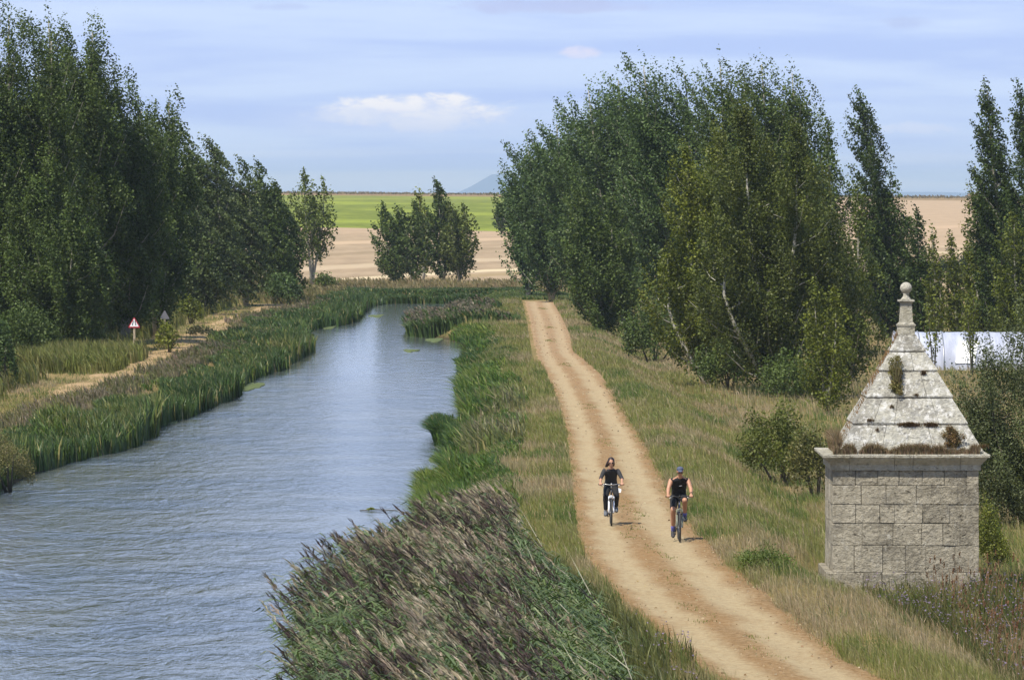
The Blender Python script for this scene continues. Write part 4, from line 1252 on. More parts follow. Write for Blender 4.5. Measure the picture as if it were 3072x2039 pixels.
stuff('reeds', [p1, p2, p2b], REED, 'dense dark green reeds along the near left bank of the canal', 'reeds')
p3, _ = reedbed(52000, 376, 532, lambda Y: wat_l(Y) - 3.4, lambda Y: wat_l(Y) + .3, 1.2, 1.8, G_REEDL[:4], seed=15)
p4, _ = reedbed(34000, 527, 543, lambda Y: -15 + 0 * Y, lambda Y: 1.5 + 0 * Y, .9, 1.3, G_REEDL[:4], seed=17)
p4b, _ = reedbed(16000, 488, 520, lambda Y: -2.6 + 0 * Y, lambda Y: 8.5 + 0 * Y, .7, 1.5, [(.07,.11,.025), (.10,.14,.035), (.14,.16,.05)], seed=19)
stuff('reeds', [p3, p4, p4b], REED, 'reeds and green scrub where the far canal bends away', 'reeds')
p5, _ = reedbed(84000, 127, 392, lambda Y: wat_r(Y) + .35 + .7 * e1(Y + 40), lambda Y: wat_r(Y) + 1.7 + 1.8 * vn(Y * .09, Y * 0, 4) * vn(Y * .6, Y * 0, 14) ** .3, .9, 1.5, G_SEDGE, lean=(-.26, 0), seed=23)
p6, _ = reedbed(7000, 227, 240, lambda Y: wat_r(Y) - .45, lambda Y: wat_r(Y) + .2, .8, 1.3, G_SEDGE[:3], lean=(-.34, 0), seed=24)
p7, _ = reedbed(16000, 170, 190, lambda Y: wat_r(Y) - .1 , lambda Y: wat_r(Y) + 1.2, 1.0, 1.5, G_SEDGE, lean=(-.3, 0), seed=25)
p8, _ = reedbed(9000, 200, 330, lambda Y: wat_r(Y) + .9, lambda Y: wat_r(Y) + 3.0, .9, 1.5, [(.10,.13,.03), (.15,.16,.05), (.18,.16,.09)], lean=(-.2, 0), seed=27, thr=.46)
stuff('sedge', [p5, p6, p7, p8], REED, 'bright green sedge leaning over the right edge of the canal', 'sedge')
p9, top9 = reedbed(42000, 399, 446, lambda Y: wat_r(Y) - .1, lambda Y: wat_r(Y) + 6.2 - .06 * (Y - 399), 1.6, 2.15, [(.045,.085,.022), (.065,.11,.028), (.085,.12,.04)], lean=(-.18, 0), seed=33)

def plumes(rng, tip, axis, ln, colr, m=14, wmul=1.0, yref=None):
    """feathery seed heads: m slivers along an axis"""
    n = len(tip)
    s = np.tile(np.linspace(0, 1, m), n)[:, None]
    ti = np.repeat(tip, m, axis=0); ax = np.repeat(axis, m, axis=0); l = np.repeat(ln, m)[:, None]
    rad = rng.normal(0, 1, (n * m, 3))
    base = ti - ax * l * (1 - s)
    wide = np.sin(np.pi * np.clip(s * .85 + .12, 0, 1))
    d = ax * (.34 + .1 * rng.random((n * m, 1))) * l + rad * l * .085 * wide
    P1 = base + d * .5 + rad * .01; P2 = base + d + np.array([[-.04, 0, -.03]]) * l
    wv = (np.repeat(yref, m) if yref is not None else 110) * 1.0e-4 * wmul * rng.uniform(.7, 1.3, n * m)
    C = np.repeat(colr, m, axis=0) * (1 + rng.uniform(-.25, .25, (n * m, 1)))
    return strips(base, P1, P2, wv * .6, wv, sides(rng, n * m, 1.0), C)
X9, Y9, z9, h9 = top9
k = r.random(len(X9)) < .03
tp = np.stack([X9[k] - .25 * h9[k], Y9[k], z9[k] + h9[k] + .0], 1)
pp = plumes(r, tp, np.tile([[-.5, 0, .8]], (k.sum(), 1)), np.full(k.sum(), .42), bcol(r, pal([(.14,.11,.08), (.20,.17,.12), (.25,.21,.16)], r.random(k.sum())), k.sum(), .3), 8, 1.6, Y9[k])
stuff('reeds', [p9, pp], REED, 'reed island with brownish purple plumes jutting into the far canal', 'reeds')

# the big bed of plumed reeds in the foreground
_ol = np.array([(76, -3.2), (82, -3.28), (89, -3.40), (97, -3.75), (104.7, -3.85), (111.4, -3.55), (117.7, -2.95), (124, -2.1), (128, -1.2)])
def bed_l(Y): return np.interp(Y, _ol[:, 0], _ol[:, 1]) + .95
def bed_r(Y): return np.interp(Y, [78, 95, 110, 120, 129], [1.95, 2.0, 1.8, 1.1, .3])
n = 9500
Y = r.uniform(78, 128.5, n); a_, b_ = bed_l(Y), bed_r(Y); u = r.random(n); X = a_ + (b_ - a_) * u
z0 = np.maximum(gz(X, Y), -1.0)
hh = (2.45 + .45 * r.random(n)) * (1 - .35 * smoothstep(.50, 1.0, u)) * (.92 + .16 * fbm(X, Y * .5, 61)) - (z0 + 1) * .75
hh *= 1 - .16 * smoothstep(.12, 0, u) * r.random(n)
lx = -.13 + r.normal(0, .055, n) - .10 * smoothstep(.2, 0, u); ly = r.normal(0, .05, n)
P0 = np.stack([X, Y, z0], 1)
curve = lambda t: P0 + np.stack([lx * hh * (t ** 1.6) * 1.6, ly * hh * t, hh * t], 1)
stemc = bcol(r, pal([(.12,.12,.05), (.20,.18,.09), (.08,.10,.04)], r.random(n)), n, .2)
parts = [strips(curve(0.0 + 0 * X), curve(.55 + 0 * X), curve(1.0 + 0 * X), np.full(n, .006), np.full(n, .005), sides(r, n, .8), stemc)]
m = 9
t_ = np.tile(np.linspace(.42, .97, m), n) + r.normal(0, .03, n * m)
R_ = lambda a: np.repeat(a, m, axis=0)
X2, Y2, z2, h2, lx2, ly2 = map(R_, (X, Y, z0, hh, lx, ly))
Pb = np.stack([X2 + lx2 * h2 * np.abs(t_) ** 1.6 * 1.6, Y2 + ly2 * h2 * t_, z2 + h2 * t_], 1)
az = r.normal(math.pi, 1.15, n * m)                       # leaves stream to the left
ll = r.uniform(.28, .52, n * m)
up = r.uniform(.1, .75, n * m)
D = np.stack([np.cos(az), np.sin(az), up], 1)
Pm = Pb + D * (ll * .5)[:, None]; Pt = Pb + np.stack([np.cos(az), np.sin(az), up * .45 - .18], 1) * ll[:, None]
sdv = np.stack([-np.sin(az), np.cos(az), r.normal(0, .5, n * m)], 1); sdv /= np.linalg.norm(sdv, axis=1)[:, None]
lc = pal([(.045,.075,.028), (.068,.105,.040), (.10,.14,.060), (.08,.125,.034), (.17,.18,.095)], np.clip(fbm(X2 * .7, Y2 * .3, 71) + r.normal(0, .22, n * m), 0, 1))
lc = bcol(r, lc, n * m, .3)
parts.append(strips(Pb, Pm, Pt, np.full(n * m, .012), np.full(n * m, .014), sdv, lc))
k = (r.random(n) < np.clip(.46 - .42 * smoothstep(.50, .9, u), .04, 1)) & (fbm(X * 1.1, Y * .35, 73) > .40)
tip = curve(1.0 + 0 * X)[k] + np.array([[-.06, 0, .14]])
ax = np.stack([-.62 + r.normal(0, .13, k.sum()), r.normal(0, .15, k.sum()), np.full(k.sum(), .74)], 1); ax /= np.linalg.norm(ax, axis=1)[:, None]
dark = (fbm(X[k] * 1.3, Y[k] * .45, 79) + r.normal(0, .10, k.sum()) + .06 * smoothstep(.35, 0, u[k])) > .47
pc = np.where(dark[:, None], pal([(.060,.038,.036), (.085,.058,.050), (.11,.085,.065)], r.random(k.sum())), pal([(.26,.205,.15), (.34,.28,.205), (.43,.36,.275), (.29,.25,.15)], r.random(k.sum())))
parts.append(plumes(r, tip, ax, r.uniform(.30, .48, k.sum()), bcol(r, pc, k.sum(), .2), 20, 1.15, np.full(k.sum(), 100.0)))
# low green growth under the bed
n3 = 22000
Y3 = r.uniform(80, 132, n3); a3 = bed_l(Y3) + 1.2; b3 = bed_r(Y3) + .9; X3 = a3 + (b3 - a3) * r.random(n3)
C3 = bcol(r, pal([(.05,.075,.02), (.09,.11,.03), (.13,.13,.045), (.10,.12,.03)], fbm(X3 * .9, Y3 * .4, 83)), n3, .3)
h3 = r.uniform(.5, 1.25, n3) * np.interp(X3 - bed_r(Y3), [-2, 0, .9], [1.25, .9, .5])
parts.append(blades(r, X3, Y3, np.maximum(gz(X3, Y3), -1.0), h3, np.full(n3, .012), (-.15, 0), C3, .3))
# a few bleached broken canes
n4 = 90; Y4 = r.uniform(80, 126, n4); X4 = bed_l(Y4) - .1 + (bed_r(Y4) - bed_l(Y4)) * r.random(n4); a4 = r.normal(math.pi * .95, .5, n4)
Pa = np.stack([X4, Y4, 1.0 + .35 * r.random(n4)], 1); Dd = np.stack([np.cos(a4) * .5, np.sin(a4) * .3, r.uniform(.1, 1.0, n4)], 1)
parts.append(strips(Pa, Pa + Dd * .45, Pa + Dd * .95, np.full(n4, .009), np.full(n4, .008), sides(r, n4, .5), np.tile([(.50, .47, .36)], (n4, 1))))
stuff('reeds', parts, REED, 'big foreground reed bed with brown and silvery plumes leaning left', 'reeds'); parts = []

# hilltop fringe, roof grass, flowers, dead stalks
n = 9000; X = r.uniform(-170, 210, n); Y = r.uniform(1860, 1950, n)
stuff('hill_grass', [blades(r, X, Y, gz(X, Y, False) - .1, r.uniform(.3, 1.0, n) * (.5 + fbm(X * .05, Y * .02, 3)), np.full(n, .25), (-.1, 0), bcol(r, pal([(.17,.13,.085), (.23,.18,.12), (.13,.11,.06)], r.random(n)), n, .3), .3)],
      GRASS, 'dry brown scrub along the crest of the far hill', 'grass')
n = 11000
sdn = r.random(n)
X = np.where(sdn < .80, r.uniform(OX - 1.70, OX + 1.72, n), OX + cxr - r.uniform(1.60, 1.78, n))
Y = np.where(sdn < .80, BY + CY - r.uniform(1.68, 1.90, n), BY + r.uniform(.2, 3.1, n))
cl = fbm(X * 4.7, Y * 3, 91); lf = sdn >= .80
k = (cl > .30) | lf; X, Y, lf, cl = X[k], Y[k], lf[k], cl[k]
h = np.where(lf, r.uniform(.15, .62, len(X)), r.uniform(.05, .22, len(X)) * (.6 + .9 * smoothstep(.3, .6, cl)))
C = bcol(r, pal([(.16,.10,.065), (.24,.17,.11), (.30,.23,.16), (.13,.12,.05)], r.random(len(X))), len(X), .3)
roofg = [blades(r, X, Y, np.full(len(X), cz1 + OZ), h, np.full(len(X), .008), (-.1, 0), C, .5)]
for (vx, vy, wv, nn) in ((780, 1232, 85, 620), (955, 1232, 60, 320), (893, 820, 22, 160), (460, 1200, 34, 140), (640, 1090, 18, 50), (835, 1000, 22, 50), (1375, 1400, 45, 90), (520, 1270, 14, 40)):
    px_ = 2440 + vx * .36988; py0 = 820 + vy * .36988
    zz = Z_at(py0, BY + .8); hwz = np.interp(zz, [rz_(1437) + OZ, rz_(495) + OZ], [hw[5], hw[0]])
    yy = BY + CY - hwz - .02
    xx = X_at(px_, yy) + r.normal(0, wv * .36988 / 128 * .45, nn)
    an = r.uniform(0, math.pi, nn)
    roofg.append(blades(r, xx, np.full(nn, yy) + r.uniform(-.03, .03, nn), zz + r.normal(0, .015, nn), r.uniform(.04, .13, nn), np.full(nn, .007), (-.1, -.5), bcol(r, pal([(.20,.11,.06), (.28,.19,.12), (.14,.10,.05)], r.random(nn)), nn, .3), .6))
# dry moss running up the left hip
nn = 900; tt = r.random(nn); hwl = np.interp(tt, [0, 1], [hw[5], hw[0]])
stuff('dry_grass', roofg + [blades(r, OX + cxr - hwl - .03 + r.normal(0, .015, nn), BY + CY + r.uniform(-.9, .6, nn) * hwl, np.interp(tt, [0, 1], [cz1 + OZ, rz_(495) + OZ]), r.uniform(.03, .16, nn) * (fbm(tt * 9, tt * 0, 3) + .2), np.full(nn, .009), (-.25, 0), bcol(r, pal([(.30,.17,.08), (.24,.17,.11)], r.random(nn)), nn, .3), .5)],
      GRASS, 'dry brown grass rooted along the ledge and joints of the hut roof', 'grass')
# flower patch in front of and right of the hut
parts = []
def flowers(n, x0, x1, y0, y1, h0, h1):
    X = r.uniform(x0, x1, n); Y = r.uniform(y0, y1, n); k = (~hutskip(X, Y)) & (fbm(X * .9, Y * .5, 97) > .40); X, Y = X[k], Y[k]; n = len(X)
    h = r.uniform(h0, h1, n); z = gz(X, Y)
    parts.append(blades(r, X, Y, z - .02, h, np.full(n, .011), (-.08, 0), bcol(r, pal([(.055,.085,.02), (.09,.115,.03), (.16,.12,.06), (.07,.09,.03)], r.random(n)), n, .3), .4))
    k = r.random(n) < .13; m_ = k.sum()
    Pc = np.stack([X[k] - .08 * h[k] * 1.4, Y[k], z[k] + h[k] * 1.0], 1)
    rp = lambda a: np.repeat(a, 5, axis=0)
    d = r.normal(0, 1, (m_ * 5, 3)); d /= np.linalg.norm(d, axis=1)[:, None]; d[:, 2] = np.abs(d[:, 2])
    c_ = bcol(r, pal([(.30,.22,.40), (.38,.30,.46), (.26,.20,.30)], r.random(m_ * 5)), m_ * 5, .2)
    parts.append(strips(rp(Pc), rp(Pc) + d * .02, rp(Pc) + d * .036, np.full(m_ * 5, .006), np.full(m_ * 5, .012), sides(r, m_ * 5, 1.2), c_))
flowers(5200, X_at(2640, 132), X_at(3150, 132), 126, 140, .25, .62)
flowers(5200, X_at(2850, 125), X_at(3200, 125), 104, 150, .3, .75)
flowers(2200, .9, 3.3, 88, 112, .3, .6)
stuff('flowering_weeds', parts, GRASS, 'lilac flowering weeds round the foot of the hut', 'flowers'); parts = []
n = 420; X = r.uniform(X_at(2900, 126), X_at(3180, 126), n); Y = r.uniform(104, 140, n)
h = r.uniform(.5, 1.15, n); z = gz(X, Y)
parts = [blades(r, X, Y, z, h, np.full(n, .009), (.05, 0), bcol(r, pal([(.24,.13,.07), (.30,.20,.13)], r.random(n)), n, .2), .1)]
k = r.random(n) < .5
parts.append(plumes(r, np.stack([X[k] + .02, Y[k], z[k] + h[k] + .03], 1), np.tile([[.05, 0, 1]], (k.sum(), 1)), np.full(k.sum(), .10), bcol(r, np.tile([(.20, .11, .06)], (k.sum(), 1)), k.sum(), .3), 12, 1.6, np.full(k.sum(), 100.)))
stuff('dead_stalks', parts, GRASS, 'reddish brown dead teasel stalks right of the hut', 'weeds'); parts = []

# ---- leafy clusters for trees and shrubs
def leaves(rng, Cn, sig, n, size, colr, shear=0.0, ccvar=.30, upb=.25, wts=None):
    """n rhombic leaves spread round cluster centres Cn with spreads sig (m,3)"""
    m = len(Cn)
    idx = rng.choice(m, n, p=wts) if wts is not None else rng.integers(0, m, n)
    off = rng.normal(0, 1, (n, 3)); off *= (1.75 * rng.random(n) ** .45 / np.linalg.norm(off, axis=1))[:, None]; off = off * sig[idx]
    off[:, 0] -= shear * off[:, 2]
    Pc = Cn[idx] + off
    N = rng.normal(0, 1.0, (n, 3)) + off / sig[idx].mean(1)[:, None] * .55; N[:, 2] += upb + .1; N /= np.linalg.norm(N, axis=1)[:, None]
    A = np.cross(N, rng.normal(0, 1, (n, 3))); A /= np.linalg.norm(A, axis=1)[:, None] + 1e-9
    B = np.cross(N, A)
    s = size * rng.uniform(.6, 1.25, n)[:, None]
    V = np.empty((n, 4, 3))
    V[:, 0] = Pc - A * s * .5; V[:, 1] = Pc + B * s * .36 - A * s * .05; V[:, 2] = Pc + A * s * .5; V[:, 3] = Pc - B * s * .36 - A * s * .05
    colr = [(c_[0] * 1.28, c_[1] * 1.24, c_[2] * .92) for c_ in colr]
    cc = rng.uniform(1 - ccvar, 1 + ccvar, m)[idx][:, None]
    C = pal(colr, np.clip(rng.random(n) * .6 + rng.random(m)[idx] * .4, 0, 1)) * cc * rng.uniform(.78, 1.25, (n, 1))
    return V.reshape(-1, 3), np.arange(n * 4).reshape(-1, 4), np.clip(C, 0, 1)
C_POP = [(.032,.054,.016), (.048,.075,.022), (.070,.102,.034), (.105,.14,.055)]
C_POPB = [(.034,.060,.024), (.050,.084,.034), (.072,.112,.050), (.105,.148,.072)]
C_OLV = [(.056,.076,.014), (.082,.102,.018), (.112,.132,.024), (.15,.165,.035)]
C_LOM = [(.028,.048,.014), (.040,.065,.019), (.060,.088,.028)]
C_WIL = [(.060,.078,.045), (.085,.105,.060), (.11,.13,.08)]
C_YEL = [(.08,.10,.02), (.12,.14,.03), (.15,.16,.04)]

def prof_r(t, a, p):
    t = np.clip(t, 0, 1)
    lo = (np.clip(t / a, 0, 1)) ** .55 * .55 + .45
    hi = np.clip(1 - ((t - a) / (1 - a)).clip(0) ** p, 0, 1)
    return np.where(t < a, lo, hi)
def tree(name, label, px, Y, top, hw_px, colr, leaders=((0, 1, 1),), lean=.03, base=.06, lai=3.3, group=None, bark=None, cat='tree', pk=.38, pp=2.0, shear=.25,
         z0=None, rise=.20, seed=None, ls=1.0, wide=None, limbv=1.0, depth=1.0, nscale=1.0, spread=1.0, wf=1.0, limbr=1.0, tips=1.0):
    rng = np.random.default_rng(seed if seed is not None else int(px * 7 + Y * 13 + top))
    X = X_at(px, Y); zg = float(gz(X, Y)) if z0 is None else z0
    H = Z_at(top, Y) - zg; R = hw_px * Y / F * 1.12 * wf
    leaders = [(a_, b_, min(1.05, c_ * 1.22)) for a_, b_, c_ in leaders]; pp = pp * 1.5
    root = empty(name, (X, Y, zg - .05)); tag(root, label, cat, group)
    size = Y * .00046 * ls
    trunk = MB(); Cn = []; Sg = []; Wt = []
    for (dx, hf, rf) in leaders:
        Hh = H * hf; Rr = R * rf
        dyj = rng.uniform(-.6, .6) * R * (0 if dx == 0 else 1) * depth
        def stem(t):
            t = np.asarray(t, float)
            return np.stack([dx * R * np.minimum(1, np.maximum(t - .07, 0) * 2.0) ** .85 - lean * Hh * t ** 1.8 + .10 * np.sin(t * 7 + dx * 5) * R * .3, dyj * np.minimum(1, t * 2), Hh * t], -1)
        ts = np.linspace(0, .96, 9)
        tr = max(.05, H * .012) * (.8 if dx else 1)
        trunk.tube([tuple(q) for q in stem(ts)], [tr * (1.25 - 1.15 * q) for q in ts], 7)
        nl_ = int(max(10, Hh * 3.2 * limbv))
        t0 = base + ((.93 if tips == 1 else .88) - base) * (np.arange(nl_) + rng.random(nl_)) / nl_ * .98
        th = rng.uniform(0, 2 * math.pi) + np.arange(nl_) * 2.4 + rng.normal(0, .3, nl_)
        te = np.minimum(t0 + rise * rng.uniform(.6, 1.2, nl_) * (1 - t0 * .5), 1.0)
        rr = Rr * prof_r((te - base) / (1 - base), pk, pp) * rng.uniform(.72, 1.12, nl_)
        S0, S1 = stem(t0), stem(te)
        dv = np.stack([np.cos(th), np.sin(th) * depth, np.zeros(nl_)], -1)
        E = S1 + dv * rr[:, None]
        M = (S0 + E) / 2 + dv * rr[:, None] * .12 - np.array([0, 0, 1.0]) * (E[:, 2] - S0[:, 2])[:, None] * .10
        for k in range(nl_):
            if rr[k] > R * .25 and k % 2 == 0:
                rd = tr * .42 * limbr * (1.1 - t0[k])
                trunk.tube([tuple(S0[k]), tuple(M[k]), tuple(E[k])], [rd, rd * .65, rd * .2], 5, cap=False)
        K = np.maximum(2, (rr / (R * .16) + 1).astype(int))
        for k in range(nl_):
            s = (np.arange(K[k]) + .6 + rng.random(K[k]) * .6) / (K[k] + .2) ; s = np.clip(s, .12, 1.03)[:, None]
            Pq = (1 - s) ** 2 * S0[k] + 2 * s * (1 - s) * M[k] + s ** 2 * E[k]
            Cn.append(Pq + rng.normal(0, .05 * R, Pq.shape))
            sg = (.075 * Rr + .09) * rng.uniform(.7, 1.3, (K[k], 1)) * spread
            Sg.append(sg * np.array([[.85, .85, 2.1]])); Wt.append(rng.uniform(.4, 1.8, K[k]) * sg[:, 0] ** 2)
        # leading tip
        tt = np.linspace(.80, 1.0, 6); q = stem(tt); Cn.append(q); sg = np.linspace(.10, .035, 6)[:, None] * Rr + .05; Sg.append(sg * np.array([[1, 1, 2.2]])); Wt.append(sg[:, 0] ** 2 * 1.2 * tips)
    Cn = np.concatenate(Cn); Sg = np.concatenate(Sg); Wt = np.concatenate(Wt); Wt = Wt / Wt.sum()
    trunk.build('trunk', bark or BARK, root, smooth=True)
    kpx = 6000.0 / Y
    area = 2 * R * H * (1 - base) * kpx * kpx * .72 * min(1.7, sum(l[2] * l[1] for l in leaders) ** .7)
    n = int(area * lai / (.19 * (size * kpx) ** 2) * nscale); n = min(n, 120000)
    V, Fc, C = leaves(rng, Cn, Sg, n, size, colr, shear, wts=Wt)
    link('crown', np_mesh('crown', V, Fc, C), LEAF, root)
    return root
def shrub(name, label, px, Y, top, hw_px, colr, lai=3.0, z0=None, cat='shrub', group=None, lean=.1, ls=1.0, flat=.5, stems=5, base_py=None):
    rng = np.random.default_rng(int(px * 3 + Y * 11 + top))
    X = X_at(px, Y); zg = float(gz(X, Y)) if z0 is None else z0
    H = Z_at(top, Y) - zg; R = hw_px * Y / F
    root = empty(name, (X, Y, zg - .04)); tag(root, label, cat, group)
    size = Y * .00045 * ls
    mb = MB(); m = int(46 + 30 * R); Cn = []
    for i in range(m):
        a = rng.uniform(0, 2 * math.pi); rr = R * math.sqrt(rng.random()) * .92
        hh = H * (1 - (rr / R) ** 2.2 * flat) * rng.uniform(.35, .95)
        Cn.append((rr * math.cos(a) - lean * hh, rr * math.sin(a), hh))
    Cn = np.array(Cn)
    for i in range(stems):
        c_ = Cn[rng.integers(0, m)]; mb.tube([(c_[0] * .15, c_[1] * .15, -.1), (c_[0] * .6, c_[1] * .6, c_[2] * .6), tuple(c_)], [.035 * H ** .5, .02 * H ** .5, .008], 5)
    mb.build('stem', BARK_DARK, root, smooth=True)
    sg = np.tile([[.13 * R + .05, .13 * R + .05, .11 * H + .04]], (m, 1)) * rng.uniform(.6, 1.3, (m, 1))
    kpx = 6000.0 / Y
    n = int(2 * R * H * kpx * kpx * .8 * lai / (.19 * (size * kpx) ** 2)); n = min(n, 45000)
    V, Fc, C = leaves(rng, Cn, sg, n, size, colr, .25)
    link('foliage', np_mesh('foliage', V, Fc, C), LEAF, root)
    return root

GL = 'poplars on the left bank'
LD3 = ((-.35, 1.0, .62), (.35, .92, .62), (0, .80, .8))
tree('poplar_tree', 'tall poplar at the far left with twin pointed tops', 85, 326, 12, 150, C_POP, ((-.25, 1.0, .66), (.38, .93, .50), (-.6, .86, .6), (.1, .76, 1.0)), lean=.00, wf=1.12, group=GL, lai=3.8, pk=.56, pp=2.6, tips=.6)
tree('poplar_tree', 'tallest leaning double-headed poplar on the left, second from the frame edge', 262, 340, 22, 150, C_POP, ((-.50, 1.0, .62), (.12, .965, .66), (-.05, .84, 1.0)), lean=.01, wf=1.12, group=GL, lai=3.8, pk=.56, pp=2.6, tips=.6)
tree('poplar_tree', 'poplar with a lower shoulder right of the two tallest left poplars', 378, 344, 238, 112, C_POP, ((-.3, 1.0, .7), (.35, .92, .7), (0, .84, 1.0)), lean=.01, wf=1.12, group=GL, pk=.56, pp=2.6, tips=.6, lai=3.8)
tree('poplar_tree', 'dark poplar standing directly behind the red triangular sign', 472, 354, 268, 92, C_POP, ((-.35, .95, .66), (.25, 1.0, .7), (0, .86, 1.0)), lean=.00, wf=1.12, group=GL, lai=4.0, pk=.56, pp=2.6, tips=.6)
tree('poplar_tree', 'poplar cut off by the left frame edge, lower than its neighbour', -15, 322, 185, 95, C_POP, ((0, 1, .8), (.4, .8, .7)), lean=.02, wf=1.12, group=GL)
tree('poplar_tree', 'low dark young poplar filling the gap under the tall left poplars', 170, 318, 560, 130, C_OLV[:1] + C_POP, LD3, lean=.02, wf=1.12, group=GL, pk=.3, lai=3.8)
tree('poplar_tree', 'bushy lower poplar just left of the red triangular sign', 330, 356, 520, 130, C_POP, LD3, lean=.02, wf=1.12, group=GL, pk=.3, lai=3.8)
GM = 'windblown poplars beyond the left bank'
CM = [(.040,.060,.026), (.055,.080,.036), (.078,.104,.052), (.10,.128,.07)]
tree('poplar_tree', 'grey-green poplar rising just right of the dark left mass', 560, 440, 445, 70, CM, LD3, lean=.06, group=GM, shear=.6)
tree('poplar_tree', 'windblown poplar with the highest streaming tip in the middle left group', 650, 450, 398, 78, CM, ((-.4, 1.0, .5), (.35, .97, .5), (0, .85, .9)), lean=.10, group=GM, shear=1.1, lai=3.6)
tree('poplar_tree', 'leaning poplar in the middle of the group beyond the footpath', 738, 462, 455, 72, CM, ((-.4, 1.0, .5), (.4, .94, .5), (0, .8, .9)), lean=.09, group=GM, shear=1.1, lai=3.6)
tree('poplar_tree', 'dark narrow leaning poplar near the right end of the middle left group', 818, 475, 488, 62, C_POP, ((-.2, 1.0, .6), (.4, .86, .6), (0, .8, .8)), lean=.07, group=GM, shear=.6)
tree('poplar_tree', 'last low poplar of the middle left group, beside the small slender tree', 862, 482, 570, 52, C_POP, ((-.2, 1.0, .7), (.4, .8, .7)), lean=.06, group=GM, shear=.6)
tree('poplar_tree', 'short bushy poplar at the front of the middle left group', 610, 425, 600, 75, CM, LD3, lean=.06, group=GM, shear=.5, pk=.3)
tree('young_tree', 'small slender yellow-green tree with bare trunk between left trees and fields', 936, 545, 510, 66, [(.06,.085,.025), (.09,.12,.035), (.12,.15,.05)], ((-.25, 1.0, .6), (.45, .93, .5), (0, .75, .8)), lean=.00, base=.28, lai=1.5, pk=.45, spread=.8)
shrub('bush', 'round green bush at the foot of the small slender tree', 978, 540, 812, 36, [(.05,.075,.02), (.08,.11,.03)], 2.0)
shrub('bush', 'blue-green bush at the right foot of the middle left trees', 858, 470, 800, 52, C_POPB, 2.6)
shrub('bush', 'yellow-green bush in front of the grey triangular sign', 506, 324, 962, 36, C_YEL, 2.0)
shrub('bush', 'dark purplish bush right of the yellow-green bush by the footpath', 600, 362, 975, 46, [(.035,.04,.025), (.055,.055,.04), (.07,.075,.035)], 2.2)
shrub('bush', 'dark undergrowth bush below the leftmost tall poplars', 95, 306, 905, 95, C_POP, 3.0)
shrub('bush', 'dark undergrowth bush between the tall left poplars and the footpath', 235, 320, 925, 90, C_POP, 3.0)
shrub('bush', 'dark willow bush cut by the left frame edge above the bank', 8, 262, 925, 48, C_POPB, 3.0)
shrub('bush', 'light green shrub under the right end of the dark left poplars', 575, 395, 880, 40, C_OLV, 2.0)
shrub('bush', 'grey-pink seeding shrub at the left frame edge by the water', 30, 191, 1290, 80, [(.22,.18,.15), (.17,.15,.09), (.12,.13,.05), (.28,.23,.19)], 1.8, z0=-.9, ls=.6, lean=.2)

GF = 'poplar clump in the middle of the fields'
tree('poplar_tree', 'dark low poplar at the left of the clump in the stubble field', 1182, 585, 612, 54, C_POP, LD3, lean=.04, base=.05, group=GF, lai=2.8, shear=.4)
tree('poplar_tree', 'middle dark poplar of the clump in the stubble field', 1236, 592, 606, 52, C_POP, ((-.3, .9, .6), (.3, 1.0, .6)), lean=.04, base=.05, group=GF, lai=2.6, shear=.4)
tree('poplar_tree', 'tallest poplar of the field clump, pointed and leaning left', 1330, 588, 540, 56, C_LOM, ((0, 1.0, .62), (.3, .8, .8)), lean=.06, base=.08, group=GF, lai=2.6, shear=.5)
tree('poplar_tree', 'light olive thin poplar behind the clump in the stubble field', 1270, 598, 570, 40, C_OLV, ((0, 1.0, .7), (.5, .8, .6)), lean=.05, base=.1, group=GF, lai=1.7, shear=.4)
tree('poplar_tree', 'rounded olive poplar at the right of the clump in the stubble field', 1380, 586, 598, 54, [(.05,.07,.02), (.075,.095,.028), (.10,.12,.04)], LD3, lean=.04, base=.08, group=GF, lai=2.0, shear=.4)
GD = 'distant trees at the edge of the green field'
for px_, top_, hwp, lb in ((1505, 612, 22, 'leftmost distant tree at the edge of the green field'), (1543, 590, 28, 'tallest distant tree at the edge of the green field'), (1588, 600, 28, 'distant tree at the green field edge, partly behind the roadside poplars')):
    tree('distant_tree', lb, px_, 985, top_, hwp, [(.035,.048,.024), (.05,.065,.03)], ((-.3, 1, .7), (.3, .92, .7)), lean=.03, base=.08, group=GD, lai=2.4, shear=.4, bark=BARK_DARK)

GR = 'tall poplars right of the track'
LR = ((-.45, .96, .75), (.35, 1.0, .75), (0, .86, 1.0))
tree('poplar_tree', 'far low poplar at the left end of the right-hand row', 1585, 500, 465, 62, C_POPB, ((-.3, .9, .7), (.3, 1, .7)), lean=.05, base=.04, group=GR, wf=1.15, shear=.55, pk=.62, pp=3.0, tips=.5)
tree('poplar_tree', 'second poplar from the far left end of the right-hand row', 1655, 478, 385, 80, C_POPB, LR, lean=.05, base=.04, group=GR, wf=1.15, shear=.55, pk=.62, pp=3.0, tips=.5)
tree('poplar_tree', 'poplar with small pointed top on the left flank of the right-hand mass', 1755, 455, 322, 95, C_POPB, LR, lean=.05, base=.07, group=GR, wf=1.15, shear=.55, pk=.62, pp=3.0, tips=.5)
tree('poplar_tree', 'broad high poplar forming the left shoulder of the right-hand mass', 1880, 430, 205, 118, C_POPB, ((-.5, .96, .66), (.05, 1.0, .7), (.5, .93, .66), (0, .86, 1.0)), lean=.05, base=.05, group=GR, wf=1.15, shear=.55, pk=.62, pp=3.0, tips=.5, lai=3.3)
tree('poplar_tree', 'high poplar left of the notch at the top of the right-hand mass', 2030, 410, 162, 110, C_POPB, ((-.4, 1.0, .7), (.4, .97, .7), (0, .88, 1.0)), lean=.05, base=.04, group=GR, wf=1.15, shear=.55, pk=.62, pp=3.0, tips=.5, lai=3.3)
